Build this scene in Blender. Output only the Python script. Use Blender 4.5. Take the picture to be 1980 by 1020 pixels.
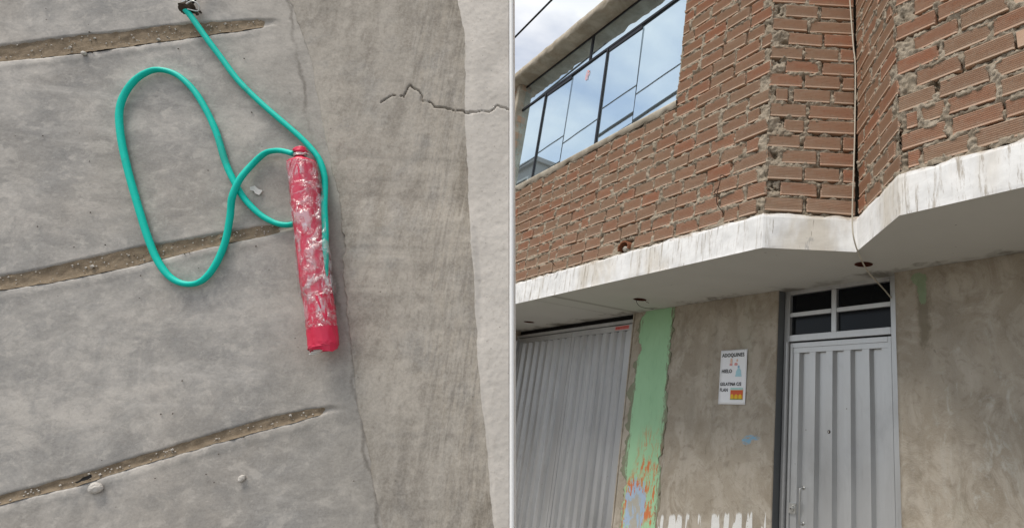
import bpy, bmesh, math, random
import numpy as np
from mathutils import Vector, Matrix, Euler
random.seed(7); RNG = np.random.RandomState(11)
for o in list(bpy.data.objects): bpy.data.objects.remove(o)
SC = bpy.context.scene; COL = SC.collection
EYE = 1.5                                     # camera height above the street, metres

# ------------------------------------------------------------------ camera
cd = bpy.data.cameras.new('camera'); cam = bpy.data.objects.new('camera', cd); COL.objects.link(cam)
FPX = 1039.5
cd.sensor_width = 36.0; cd.lens = FPX / 1980 * 36.0; cd.shift_x = -(1487 - 990) / 1980
cd.clip_start = 0.02; cd.clip_end = 2000
CR = np.array([[0.75489504, 0.15047741, -0.63834946], [0.6548439, -0.22671375, 0.72095794], [0.03623472, 0.96226682, 0.2696843]])
m = Matrix.Identity(4)
for i in range(3):
    m[i][0] = CR[i, 0]; m[i][1] = CR[i, 1]; m[i][2] = -CR[i, 2]
m[2][3] = EYE
cam.matrix_world = m
SC.camera = cam

# ------------------------------------------------------------------ sky, sun, exposure
SUN_AZ, SUN_EL = math.radians(188), math.radians(60)      # azimuth clockwise from +Y
w = bpy.data.worlds.new('World'); SC.world = w; w.use_nodes = True
nt = w.node_tree; nt.nodes.clear()
def wn(t): return nt.nodes.new(t)
out = wn('ShaderNodeOutputWorld'); bg = wn('ShaderNodeBackground'); sky = wn('ShaderNodeTexSky')
sky.sky_type = 'NISHITA'; sky.sun_disc = False; sky.sun_elevation = SUN_EL; sky.sun_rotation = SUN_AZ
tc = wn('ShaderNodeTexCoord'); mp = wn('ShaderNodeMapping'); mp.inputs['Scale'].default_value = (1.0, 1.0, 1.7)
mp.inputs['Location'].default_value = (3.1, 1.7, 0.4)
nz = wn('ShaderNodeTexNoise'); nz.inputs['Scale'].default_value = 2.6; nz.inputs['Detail'].default_value = 7; nz.inputs['Roughness'].default_value = 0.52
nz.inputs['Distortion'].default_value = 0.35
rp = wn('ShaderNodeValToRGB'); rp.color_ramp.elements[0].position = 0.36; rp.color_ramp.elements[1].position = 0.60
rp.color_ramp.elements[0].color = (0.30, 0.30, 0.30, 1)
nz2 = wn('ShaderNodeTexNoise'); nz2.inputs['Scale'].default_value = 3.7; nz2.inputs['Detail'].default_value = 5
rp2 = wn('ShaderNodeValToRGB')
rp2.color_ramp.elements[0].color = (5.6, 5.95, 6.4, 1); rp2.color_ramp.elements[1].color = (7.6, 7.6, 7.6, 1)
rp2.color_ramp.elements[0].position = 0.32; rp2.color_ramp.elements[1].position = 0.62
mx = wn('ShaderNodeMix'); mx.data_type = 'RGBA'
nt.links.new(tc.outputs['Generated'], mp.inputs['Vector'])
nt.links.new(mp.outputs['Vector'], nz.inputs['Vector']); nt.links.new(mp.outputs['Vector'], nz2.inputs['Vector'])
nt.links.new(nz.outputs['Fac'], rp.inputs['Fac']); nt.links.new(nz2.outputs['Fac'], rp2.inputs['Fac'])
nt.links.new(rp.outputs['Color'], mx.inputs['Factor']); nt.links.new(sky.outputs['Color'], mx.inputs['A']); nt.links.new(rp2.outputs['Color'], mx.inputs['B'])
nt.links.new(mx.outputs['Result'], bg.inputs['Color']); bg.inputs['Strength'].default_value = 0.10
nt.links.new(bg.outputs['Background'], out.inputs['Surface'])
sl = bpy.data.lights.new('sun', 'SUN'); sl.energy = 2.3; sl.angle = math.radians(24); sl.color = (1.0, 0.93, 0.84)
sun = bpy.data.objects.new('sun', sl); COL.objects.link(sun)
sd = Vector((math.sin(SUN_AZ) * math.cos(SUN_EL), math.cos(SUN_AZ) * math.cos(SUN_EL), math.sin(SUN_EL)))
sun.rotation_euler = sd.to_track_quat('Z', 'Y').to_euler(); sun.location = sd * 30
vs = SC.view_settings; vs.view_transform = 'Standard'; vs.look = 'None'; vs.gamma = 1.0; vs.exposure = 0.6; vs.use_curve_mapping = False

# ------------------------------------------------------------------ helpers
def tag(o, label=None, cat=None, group=None, kind=None):
    for k, v in (('label', label), ('category', cat), ('group', group), ('kind', kind)):
        if v: o[k] = v
    return o
def empty(name, loc, rz=0.0):
    o = bpy.data.objects.new(name, None); COL.objects.link(o); o.location = loc; o.rotation_euler = (0, 0, rz); o.empty_display_size = .1
    return o
def link(name, me, mat=None, parent=None, loc=None, rot=None, smooth=False):
    o = bpy.data.objects.new(name, me); COL.objects.link(o)
    if mat and not me.materials: me.materials.append(mat)
    if parent: o.parent = parent
    if loc is not None: o.location = loc
    if rot is not None: o.rotation_euler = rot
    if smooth: me.polygons.foreach_set('use_smooth', np.ones(len(me.polygons), dtype=bool))
    return o
def pyd(name, v, f):
    me = bpy.data.meshes.new(name); me.from_pydata([tuple(map(float, p)) for p in v], [], f); me.update(); return me
def gridmesh(name, P, flip=False):
    """P: (n, m, 3) array of points -> quad grid mesh"""
    n, mm = P.shape[:2]
    idx = np.arange(n * mm).reshape(n, mm)
    q = np.stack([idx[:-1, :-1], idx[1:, :-1], idx[1:, 1:], idx[:-1, 1:]], -1).reshape(-1, 4)
    if flip: q = q[:, ::-1]
    me = bpy.data.meshes.new(name)
    me.vertices.add(n * mm); me.vertices.foreach_set('co', np.ascontiguousarray(P, dtype=np.float32).ravel())
    nq = len(q); me.loops.add(nq * 4); me.loops.foreach_set('vertex_index', q.astype(np.int32).ravel())
    me.polygons.add(nq); me.polygons.foreach_set('loop_start', np.arange(nq, dtype=np.int32) * 4)
    me.update(calc_edges=True); me.validate()
    return me
class MB:
    """collects boxes, tubes, prisms into one mesh"""
    def __init__(s): s.v = []; s.f = []
    def add(s, v, f):
        b = len(s.v); s.v += [tuple(map(float, p)) for p in v]; s.f += [tuple(b + i for i in q) for q in f]; return s
    def box(s, x0, x1, y0, y1, z0, z1, b=0.0):
        if b <= 0:
            v = [(x, y, z) for z in (z0, z1) for y in (y0, y1) for x in (x0, x1)]
            return s.add(v, [(0, 2, 3, 1), (4, 5, 7, 6), (0, 1, 5, 4), (2, 6, 7, 3), (0, 4, 6, 2), (1, 3, 7, 5)])
        bm = bmesh.new(); bmesh.ops.create_cube(bm, size=1)
        for q in bm.verts: q.co = Vector((x0 + (q.co.x + .5) * (x1 - x0), y0 + (q.co.y + .5) * (y1 - y0), z0 + (q.co.z + .5) * (z1 - z0)))
        bmesh.ops.bevel(bm, geom=bm.edges[:], offset=b, segments=2, affect='EDGES')
        bm.verts.index_update(); s.add([q.co for q in bm.verts], [[q.index for q in f.verts] for f in bm.faces]); bm.free(); return s
    def tube(s, pts, r, n=10, caps=True):
        pts = [Vector(p) for p in pts]; rs = r if hasattr(r, '__len__') else [r] * len(pts)
        up = None; b = len(s.v)
        for i, p in enumerate(pts):
            t = (pts[min(i + 1, len(pts) - 1)] - pts[max(i - 1, 0)]).normalized()
            if up is None:
                up = Vector((0, 0, 1)) if abs(t.z) < .9 else Vector((1, 0, 0))
            up = (up - t * up.dot(t)).normalized(); sd_ = t.cross(up)
            for k in range(n):
                a = 2 * math.pi * k / n; s.v.append(tuple(p + (up * math.cos(a) + sd_ * math.sin(a)) * rs[i]))
        for i in range(len(pts) - 1):
            for k in range(n):
                k2 = (k + 1) % n; s.f.append((b + i * n + k, b + i * n + k2, b + (i + 1) * n + k2, b + (i + 1) * n + k))
        if caps:
            s.f.append(tuple(b + k for k in range(n))[::-1]); e = b + (len(pts) - 1) * n; s.f.append(tuple(e + k for k in range(n)))
        return s
    def prism(s, poly, axis_fn, d0, d1):
        n = len(poly); v = [axis_fn(p, d0) for p in poly] + [axis_fn(p, d1) for p in poly]
        return s.add(v, [tuple(range(n)), tuple(range(2 * n - 1, n - 1, -1))] + [(i, i + n, (i + 1) % n + n, (i + 1) % n) for i in range(n)])
    def build(s, name, mat, parent=None, origin=(0, 0, 0), smooth=False):
        o = Vector(origin); me = pyd(name, [Vector(p) - o for p in s.v], s.f)
        bm = bmesh.new(); bm.from_mesh(me); bmesh.ops.recalc_face_normals(bm, faces=bm.faces[:]); bm.to_mesh(me); bm.free()
        return link(name, me, mat, parent, smooth=smooth)
def catmull(P, k=8):
    P = [np.array(p, float) for p in P]; Q = [2 * P[0] - P[1]] + P + [2 * P[-1] - P[-2]]; R = []
    for i in range(1, len(Q) - 2):
        for j in range(k):
            t = j / k; a, b, c, d = Q[i - 1], Q[i], Q[i + 1], Q[i + 2]
            R.append(.5 * (2 * b + (c - a) * t + (2 * a - 5 * b + 4 * c - d) * t * t + (3 * b - a - 3 * c + d) * t ** 3))
    R.append(P[-1]); return R
def vnoise(x, y, seed):
    xi = np.floor(x).astype(np.int64); yi = np.floor(y).astype(np.int64); fx = x - xi; fy = y - yi
    fx = fx * fx * (3 - 2 * fx); fy = fy * fy * (3 - 2 * fy)
    def h(a, b):
        n = (a * 374761393 + b * 668265263 + seed * 1442695041) & 0xffffffff
        n = ((n ^ (n >> 13)) * 1274126177) & 0xffffffff
        return ((n ^ (n >> 16)) & 0xffff) / 65535.0
    return (h(xi, yi) * (1 - fx) + h(xi + 1, yi) * fx) * (1 - fy) + (h(xi, yi + 1) * (1 - fx) + h(xi + 1, yi + 1) * fx) * fy
def fbm(x, y, seed=0, oct=4):
    x = np.asarray(x, float); y = np.asarray(y, float); r = 0; a = .5; t = 0
    for k in range(oct):
        r = r + a * vnoise(x * 2 ** k, y * 2 ** k, seed + k * 17); t += a; a *= .5
    return r / t
def sstep(a, b, x):
    t = np.clip((x - a) / (b - a), 0, 1); return t * t * (3 - 2 * t)

# ------------------------------------------------------------------ materials
class NM:
    """small node-material writer"""
    def __init__(s, name):
        s.m = bpy.data.materials.new(name); s.m.use_nodes = True; s.t = s.m.node_tree
        s.b = s.t.nodes['Principled BSDF']; s.tc = s.t.nodes.new('ShaderNodeTexCoord'); s.n = s.t.nodes
    def L(s, a, b): s.t.links.new(a, b); return s
    def mapv(s, scale=(1, 1, 1), rot=(0, 0, 0), loc=(0, 0, 0), src='Object'):
        q = s.n.new('ShaderNodeMapping'); q.inputs['Scale'].default_value = scale; q.inputs['Rotation'].default_value = rot; q.inputs['Location'].default_value = loc
        s.L(s.tc.outputs[src], q.inputs['Vector']); return q.outputs['Vector']
    def noise(s, scale, detail=4, rough=.5, dist=0, vec=None, lo=None, hi=None):
        q = s.n.new('ShaderNodeTexNoise'); q.inputs['Scale'].default_value = scale; q.inputs['Detail'].default_value = detail
        q.inputs['Roughness'].default_value = rough; q.inputs['Distortion'].default_value = dist
        s.L(vec if vec is not None else s.tc.outputs['Object'], q.inputs['Vector']); r = q.outputs['Fac']
        return s.rng(r, lo, hi) if lo is not None else r
    def rng(s, v, lo, hi, a=0.0, b=1.0):
        q = s.n.new('ShaderNodeMapRange'); q.interpolation_type = 'SMOOTHSTEP'
        q.inputs[1].default_value = lo; q.inputs[2].default_value = hi; q.inputs[3].default_value = a; q.inputs[4].default_value = b
        s.L(v, q.inputs[0]); return q.outputs[0]
    def mix(s, f, a, b, mode='MIX'):
        q = s.n.new('ShaderNodeMix'); q.data_type = 'RGBA'; q.blend_type = mode
        if hasattr(f, 'links'): s.L(f, q.inputs['Factor'])
        else: q.inputs['Factor'].default_value = f
        for v, nm in ((a, 'A'), (b, 'B')):
            if hasattr(v, 'links'): s.L(v, q.inputs[nm])
            else: q.inputs[nm].default_value = (*v, 1)
        return q.outputs['Result']
    def math(s, op, a, b=None):
        q = s.n.new('ShaderNodeMath'); q.operation = op
        for i, v in enumerate((a, b)):
            if v is None: continue
            if hasattr(v, 'links'): s.L(v, q.inputs[i])
            else: q.inputs[i].default_value = v
        return q.outputs[0]
    def xyz(s, src='Object'):
        q = s.n.new('ShaderNodeSeparateXYZ'); s.L(s.tc.outputs[src], q.inputs[0]); return q.outputs
    def vor(s, scale, feat='F1', vec=None):
        q = s.n.new('ShaderNodeTexVoronoi'); q.feature = feat; q.inputs['Scale'].default_value = scale
        s.L(vec if vec is not None else s.tc.outputs['Object'], q.inputs['Vector']); return q.outputs['Distance']
    def bump(s, h, strength=.3, dist=.01):
        q = s.n.new('ShaderNodeBump'); q.inputs['Strength'].default_value = strength; q.inputs['Distance'].default_value = dist
        s.L(h, q.inputs['Height']); s.L(q.outputs['Normal'], s.b.inputs['Normal']); return s
    def rand(s):
        q = s.n.new('ShaderNodeObjectInfo'); return q.outputs['Random']
    def out(s, col=None, rough=.8, metal=0.0, spec=.3):
        if col is not None:
            if hasattr(col, 'links'): s.L(col, s.b.inputs['Base Color'])
            else: s.b.inputs['Base Color'].default_value = (*col, 1)
        if hasattr(rough, 'links'): s.L(rough, s.b.inputs['Roughness'])
        else: s.b.inputs['Roughness'].default_value = rough
        s.b.inputs['Metallic'].default_value = metal; s.b.inputs['Specular IOR Level'].default_value = spec
        return s.m
M = {}
def simple(name, col, rough=.6, metal=0, var=.12, scale=30, spec=.3):
    q = NM(name); n = q.noise(scale, 4)
    c = q.mix(n, tuple(c * (1 - var) for c in col), tuple(min(1, c * (1 + var)) for c in col)); q.bump(n, .08, .002)
    M[name] = q.out(c, rough, metal, spec); return M[name]
def mat_floor():
    q = NM('trowelled_concrete')
    v = q.mapv((1, 1, 1.6), (0, -.36, 0)); a = q.noise(3.2, 8, .62, 1.0, v, .36, .64); b = q.noise(7, 10, .74, .6, None, .42, .62); c = q.noise(26, 9, .75, .3)
    col = q.mix(a, (.315, .298, .275), (.58, .54, .49)); col = q.mix(q.math('MULTIPLY', b, .6), col, (.25, .248, .245))
    sw = q.noise(3.1, 9, .66, 1.2, q.mapv((1, 1, 5), (0, -.36, 0), (3, 1, 2)), .55, .72); col = q.mix(q.math('MULTIPLY', sw, .6), col, (.60, .57, .53))
    col = q.mix(q.math('MULTIPLY', q.rng(c, .46, .62), .4), col, (.48, .455, .42))
    dv_ = q.n.new('ShaderNodeVectorMath'); dv_.operation = 'ADD'; nv = q.n.new('ShaderNodeTexNoise'); nv.inputs['Scale'].default_value = 14; nv.inputs['Detail'].default_value = 5; q.L(q.tc.outputs['Object'], nv.inputs['Vector']); sc_ = q.n.new('ShaderNodeVectorMath'); sc_.operation = 'SCALE'; sc_.inputs['Scale'].default_value = .06; q.L(nv.outputs['Color'], sc_.inputs[0]); q.L(q.tc.outputs['Object'], dv_.inputs[0]); q.L(sc_.outputs[0], dv_.inputs[1]); cz = q.vor(38, 'DISTANCE_TO_EDGE', dv_.outputs[0]); cm = q.math('MULTIPLY', q.rng(cz, .0, .05, 1, 0), q.noise(5, 3, .5, 0, None, .52, .66))
    col = q.mix(q.math('MULTIPLY', cm, .16), col, (.13, .13, .13))
    pits = q.math('MULTIPLY', q.rng(q.vor(70), .04, .09, 1, 0), q.noise(21, 3, .5, 0, None, .58, .64)); col = q.mix(q.math('MULTIPLY', pits, .75), col, (.07, .065, .06))
    tan = q.rng(q.noise(2.6, 5, .55, .4, q.mapv((1, 1, 1), (0, 0, 0), (9, 2, 4))), .5, .66); col = q.mix(q.math('MULTIPLY', tan, .35), col, (.33, .285, .235))
    m1 = q.noise(17, 9, .72, .5, q.mapv((1, 1, 1.3), (0, -.36, 0), (5, 3, 1))); m2 = q.noise(44, 7, .72, .4, q.mapv((1, 1, 1), (0, 0, 0), (7, 1, 4)))
    col = q.mix(q.rng(m1, .50, .60, 0, .38), col, (.262, .25, .235)); col = q.mix(q.rng(m1, .47, .38, 0, .42), col, (.64, .595, .535)); col = q.mix(q.rng(m2, .53, .62, 0, .28), col, (.25, .235, .215)); col = q.mix(q.rng(m2, .46, .37, 0, .32), col, (.66, .615, .555))
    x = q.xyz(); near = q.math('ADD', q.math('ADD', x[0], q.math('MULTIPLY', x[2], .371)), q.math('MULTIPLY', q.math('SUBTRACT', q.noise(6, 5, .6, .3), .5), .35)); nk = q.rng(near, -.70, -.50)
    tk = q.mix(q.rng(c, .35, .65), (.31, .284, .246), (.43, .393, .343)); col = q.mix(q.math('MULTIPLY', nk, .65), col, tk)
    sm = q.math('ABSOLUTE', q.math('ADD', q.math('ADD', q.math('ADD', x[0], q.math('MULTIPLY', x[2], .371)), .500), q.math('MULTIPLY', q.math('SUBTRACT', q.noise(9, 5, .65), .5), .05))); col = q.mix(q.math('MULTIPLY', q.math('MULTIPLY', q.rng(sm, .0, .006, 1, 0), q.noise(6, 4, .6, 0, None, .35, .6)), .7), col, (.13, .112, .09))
    fine = q.noise(210, 5, .75); col = q.mix(q.rng(fine, .35, .68, 0, .20), col, (.44, .425, .40)); col = q.mix(q.rng(fine, .62, .36, 0, .16), col, (.15, .145, .14))
    q.bump(q.math('ADD', fine, q.math('MULTIPLY', c, .8)), .30, .0012)
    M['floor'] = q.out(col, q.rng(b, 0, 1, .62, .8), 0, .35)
mat_floor()
def mat_riser():
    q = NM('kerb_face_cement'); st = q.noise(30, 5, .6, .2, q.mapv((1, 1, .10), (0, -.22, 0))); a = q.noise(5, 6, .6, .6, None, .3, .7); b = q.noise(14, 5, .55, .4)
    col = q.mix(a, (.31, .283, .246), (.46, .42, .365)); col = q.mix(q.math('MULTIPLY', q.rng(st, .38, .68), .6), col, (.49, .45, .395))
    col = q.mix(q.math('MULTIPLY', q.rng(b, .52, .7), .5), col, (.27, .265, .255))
    pits = q.math('MULTIPLY', q.rng(q.vor(55), .05, .11, 1, 0), q.noise(17, 3, .5, 0, None, .56, .63)); col = q.mix(q.math('MULTIPLY', pits, .7), col, (.09, .08, .07))
    stain = q.noise(4.2, 5, .6, .5, q.mapv((1, 1, .35), (0, -.22, 0), (4, 0, 1)), .58, .72); col = q.mix(q.math('MULTIPLY', stain, .45), col, (.21, .175, .12))
    x = q.xyz(); ed = q.math('ADD', q.math('ADD', x[0], q.math('MULTIPLY', x[2], .23)), q.math('MULTIPLY', q.math('SUBTRACT', b, .5), .05)); band = q.math('MULTIPLY', q.rng(ed, -.315, -.285), q.noise(5, 4, .6, 0, q.mapv((1, 1, .6), (0, 0, 0), (1, 2, 3)), .35, .6)); col = q.mix(q.math('MULTIPLY', band, .75), col, (.19, .158, .112))
    gr = q.noise(170, 5, .6, .1, q.mapv((1, 1, .035), (0, -.22, 0))); gm = q.rng(ed, -.42, -.33); col = q.mix(q.math('MULTIPLY', q.math('MULTIPLY', q.rng(gr, .45, .62), gm), .5), col, (.465, .415, .345)); col = q.mix(q.math('MULTIPLY', q.math('MULTIPLY', q.rng(gr, .5, .38), gm), .3), col, (.17, .15, .125))
    m1 = q.noise(15, 9, .74, .5, q.mapv((1, 1, .45), (0, -.22, 0))); m2 = q.noise(48, 7, .72, .3, q.mapv((1, 1, .5), (0, -.22, 0))); col = q.mix(q.rng(m1, .50, .60, 0, .38), col, (.235, .21, .18)); col = q.mix(q.rng(m1, .47, .38, 0, .36), col, (.52, .48, .425)); col = q.mix(q.rng(m2, .53, .62, 0, .35), col, (.22, .195, .165)); col = q.mix(q.rng(m2, .46, .37, 0, .35), col, (.55, .51, .45))
    fine = q.noise(190, 5, .75); col = q.mix(q.rng(fine, .38, .7, 0, .3), col, (.48, .44, .39)); col = q.mix(q.rng(fine, .6, .36, 0, .2), col, (.15, .13, .11))
    q.bump(q.math('ADD', q.math('MULTIPLY', gr, .5), fine), .4, .0014); M['riser'] = q.out(col, .88, 0, .2)
mat_riser()
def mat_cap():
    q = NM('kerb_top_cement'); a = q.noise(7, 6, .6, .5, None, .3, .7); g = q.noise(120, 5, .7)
    col = q.mix(a, (.54, .505, .46), (.68, .635, .58)); col = q.mix(q.math('MULTIPLY', q.rng(g, .5, .75), .4), col, (.34, .30, .255))  # pale cement, with the brightness of a sky-facing top put into the colour
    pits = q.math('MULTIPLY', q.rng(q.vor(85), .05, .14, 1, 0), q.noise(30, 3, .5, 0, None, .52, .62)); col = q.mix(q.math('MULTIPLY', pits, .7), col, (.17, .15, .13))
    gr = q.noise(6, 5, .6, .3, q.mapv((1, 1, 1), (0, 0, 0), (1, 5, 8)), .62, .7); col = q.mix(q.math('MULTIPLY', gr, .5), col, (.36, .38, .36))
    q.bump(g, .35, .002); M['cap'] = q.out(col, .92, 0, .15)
mat_cap()
def mat_sand():
    q = NM('joint_sand'); a = q.noise(60, 5, .7); b = q.vor(260)
    col = q.mix(a, (.15, .112, .075), (.33, .265, .19)); col = q.mix(q.rng(b, .0, .3, .5, 0), col, (.45, .40, .33)); q.bump(a, .8, .003); M['sand'] = q.out(col, .95, 0, .1)
mat_sand()
def mat_divider():
    q = NM('divider_white'); a = q.noise(9, 5); col = q.mix(a, (.86, .86, .85), (.92, .92, .91)); q.bump(q.noise(90, 4), .2, .001); M['white'] = q.out(col, .7)  # plain white for the added divider strip
mat_divider()
def mat_brick():
    q = NM('hollow_clay_brick'); gi = q.n.new('ShaderNodeNewGeometry'); r = q.math('FRACT', q.math('ADD', q.rand(), gi.outputs['Random Per Island'])); x = q.xyz(); a = q.noise(9, 5, .6, .3); f = q.noise(70, 4, .6)
    w1 = q.n.new('ShaderNodeTexWhiteNoise'); w1.noise_dimensions = '1D'; q.L(r, w1.inputs['W']); r2 = w1.outputs['Value']
    col = q.mix(r, (.51, .27, .175), (.44, .30, .215)); col = q.mix(q.math('MULTIPLY', r2, .75), col, (.47, .34, .245))
    col = q.mix(q.math('MULTIPLY', q.rng(a, .42, .68), .5), col, (.52, .42, .325))
    col = q.mix(q.math('MULTIPLY', q.rng(f, .55, .75), .4), col, (.33, .17, .115))
    du = q.noise(3.2, 5, .6, .5, q.mapv(src='Generated'), .5, .68); col = q.mix(q.math('MULTIPLY', du, .3), col, (.50, .42, .34))
    q.bump(f, .35, .002); M['brick'] = q.out(col, .9, 0, .15)
mat_brick()
def mat_mortar():
    q = NM('rough_mortar'); a = q.noise(12, 6, .65, .4); f = q.noise(130, 6, .8)
    col = q.mix(q.rng(a, .3, .7), (.26, .215, .16), (.43, .37, .29)); col = q.mix(q.math('MULTIPLY', q.rng(f, .5, .72), .5), col, (.17, .14, .105)); q.bump(f, .8, .008); M['mortar'] = q.out(col, .96, 0, .1)
mat_mortar()
def mat_plaster(key, marks):
    q = NM('cement_' + key); a = q.noise(1.7, 7, .62, .7, None, .30, .72); b = q.noise(3.2, 9, .68, 1.4, q.mapv((1, 1, .8), (0, 0, 0), (3, 7, 1)), .42, .62); c = q.noise(14, 6, .65, .6)
    v = q.noise(7, 5, .6, .3, q.mapv((1, 1, .13)), .5, .72); f = q.noise(120, 4, .65); x = q.xyz()
    col = q.mix(a, (.305, .26, .20), (.41, .36, .29)); col = q.mix(q.math('MULTIPLY', b, .8), col, (.48, .43, .36)); col = q.mix(q.math('MULTIPLY', q.rng(c, .5, .7), .5), col, (.205, .172, .128))
    col = q.mix(q.math('MULTIPLY', v, .3), col, (.245, .22, .18)); col = q.mix(q.rng(f, .4, .7, 0, .25), col, (.45, .42, .37))
    ef = q.math('MULTIPLY', q.noise(9, 7, .72, .8, q.mapv((1, 1, .5), (0, 0, 0), (5, 0, 2)), .52, .68), q.noise(1.3, 3, .5, 0, q.mapv((1, 1, .35), (0, 0, 0), (2.2, 0, .6)), .46, .60)); col = q.mix(q.math('MULTIPLY', ef, .7), col, (.54, .53, .48))
    al = q.noise(2.3, 5, .6, .4, q.mapv((1, 1, .5), (0, 0, 0), (8, 0, 5)), .58, .72); col = q.mix(q.math('MULTIPLY', al, .35), col, (.29, .31, .24))
    sc = q.rng(q.noise(30, 4, .6, 1.2, q.mapv((1, 1, .5), (0, .5, 0), (2, 0, 9))), .70, .73); col = q.mix(q.math('MULTIPLY', sc, .5), col, (.15, .13, .105))
    def spot(cx, cz, rx, rz, soft=.25, wob=1.2):
        n = q.noise(22, 6, .7, .3, q.mapv((1, 1, .6))); dx = q.math('DIVIDE', q.math('SUBTRACT', x[0], cx), rx); dz = q.math('DIVIDE', q.math('SUBTRACT', x[2], cz), rz)
        d = q.math('ADD', q.math('SQRT', q.math('ADD', q.math('MULTIPLY', dx, dx), q.math('MULTIPLY', dz, dz))), q.math('MULTIPLY', q.math('SUBTRACT', n, .5), wob)); return q.rng(d, 1 - soft, 1, 1, 0)
    if marks == 'left':
        st = q.noise(75, 4, .6, 0, q.mapv((.3, 1, 1)), .35, .6)
        bl = q.math('MULTIPLY', q.math('MAXIMUM', spot(-.40, 1.185, .055, .032), spot(-.345, 1.212, .085, .022)), st); col = q.mix(q.math('MULTIPLY', bl, .9), col, (.20, .40, .56))
        ws = q.noise(13, 3, .5, 0, q.mapv((1, 1, .10), (0, 0, 0), (1.35, 0, 0))); w2 = q.noise(46, 5, .65, .2, q.mapv((1, 1, .14)))
        lim = q.math('ADD', q.math('ADD', q.math('MULTIPLY', q.rng(ws, .45, .55), .20), .35), q.math('ADD', q.math('MULTIPLY', w2, .08), q.math('MULTIPLY', q.math('ADD', x[0], 1.1), .156))); wm = q.rng(q.math('SUBTRACT', lim, x[2]), .0, .02); wm = q.math('MULTIPLY', wm, q.rng(q.noise(60, 4, .7), .30, .42)); col = q.mix(q.math('MULTIPLY', wm, .95), col, (.76, .76, .74))
    if marks == 'right':
        dk = q.math('MULTIPLY', spot(1.05, 2.02, .06, .32, .6, 1.5), .7); col = q.mix(dk, col, (.17, .145, .10)); g = q.math('MAXIMUM', spot(1.05, 2.17, .032, .095, .08, 1.6), spot(1.02, 2.25, .05, .04, .08, 1.6)); col = q.mix(q.math('MULTIPLY', g, .7), col, (.235, .335, .20))
    q.bump(q.math('ADD', q.math('ADD', q.math('MULTIPLY', c, 2.0), q.math('MULTIPLY', b, 1.5)), f), .35, .005); M[key] = q.out(col, .9, 0, .15)
mat_plaster('plaster', None); mat_plaster('plaster_left', 'left'); mat_plaster('plaster_right', 'right')
def mat_green():
    q = NM('peeling_green_paint'); x = q.xyz()      # object space: x along the wall, z above the street
    n1 = q.noise(9, 6, .65, .4, q.mapv((1, 1, .55))); n2 = q.noise(30, 6, .72, .4, q.mapv((1, 1, .28))); n3 = q.noise(4, 4, .5, .2)
    col = q.mix(n3, (.30, .53, .31), (.40, .64, .40)); col = q.mix(q.rng(q.noise(40, 4, .6, 0, q.mapv((1, 1, .2))), .5, .75, 0, .3), col, (.22, .40, .215))
    zz = q.math('ADD', x[2], q.math('MULTIPLY', q.math('SUBTRACT', n1, .5), 1.1))
    orange = q.math('MULTIPLY', q.rng(zz, .95, 1.45, 1, 0), q.rng(n2, .50, .56)); xs = q.math('ADD', x[0], q.math('MULTIPLY', q.math('SUBTRACT', n1, .5), .5))
    orange = q.math('MULTIPLY', orange, q.rng(xs, -.13, .0)); col = q.mix(orange, col, (.60, .195, .075))
    dx = q.math('ADD', q.math('DIVIDE', q.math('ADD', x[0], .04), .19), q.math('MULTIPLY', q.math('SUBTRACT', n1, .5), 1.7)); dz = q.math('ADD', q.math('DIVIDE', q.math('SUBTRACT', x[2], .62), .34), q.math('MULTIPLY', q.math('SUBTRACT', n2, .5), 1.3))
    d = q.math('SQRT', q.math('ADD', q.math('MULTIPLY', dx, dx), q.math('MULTIPLY', dz, dz)))
    col = q.mix(q.math('MULTIPLY', q.rng(d, .9, 1.15, 1, 0), q.rng(n2, .44, .52)), col, (.60, .195, .075)); col = q.mix(q.rng(d, .72, .78, 1, 0), col, (.36, .47, .60)); col = q.mix(q.math('MULTIPLY', q.rng(d, .5, .56, 1, 0), q.rng(n2, .4, .46)), col, (.42, .40, .345))
    ex = q.math('ADD', q.math('ABSOLUTE', q.math('ADD', x[0], -.01)), q.math('MULTIPLY', n2, .24)); ex = q.rng(ex, .335, .37); col = q.mix(q.math('MULTIPLY', ex, .85), col, (.21, .18, .13))
    q.bump(q.math('SUBTRACT', n3, q.math('ADD', orange, q.rng(d, .72, .78, 1, 0))), .25, .004); M['green'] = q.out(col, .7, 0, .25)
mat_green()
def mat_fascia():
    q = NM('stained_white_paint'); x = q.xyz(); dr = q.noise(30, 7, .75, .3, q.mapv((1, 1, .10))); y1 = q.noise(2.6, 5, .6, .4, q.mapv((1, 1, .3), (0, 0, 0), (1.7, 0, 0)), .48, .68); b = q.noise(9, 6, .65, .3)
    col = q.mix(q.rng(b, .3, .7), (.68, .68, .67), (.84, .84, .83)); col = q.mix(q.math('MULTIPLY', y1, .6), col, (.50, .435, .33))
    msk = q.noise(1.1, 3, .5, 0, q.mapv((1, 1, .2), (0, 0, 0), (4.4, 0, 0)), .36, .52); col = q.mix(q.math('MULTIPLY', q.math('MULTIPLY', q.rng(dr, .52, .64), msk), .8), col, (.33, .285, .225))
    gp = q.noise(5, 6, .7, .5, q.mapv((1, 1, 1), (0, 0, 0), (2, 1, 6)), .63, .69); col = q.mix(q.math('MULTIPLY', gp, .7), col, (.36, .35, .33))
    cr = q.math('MULTIPLY', q.rng(q.noise(55, 3, .5, 0, q.mapv((1, 1, .12), (0, 0, 0), (7, 0, 0))), .68, .72), .6); col = q.mix(cr, col, (.22, .18, .14))
    ew = q.rng(q.math('ADD', x[2], q.math('MULTIPLY', b, .16)), 2.585, 2.63); col = q.mix(q.math('MULTIPLY', ew, .8), col, (.36, .29, .215))
    q.bump(b, .3, .003); M['fascia'] = q.out(col, .75, 0, .25)
mat_fascia()
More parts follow.
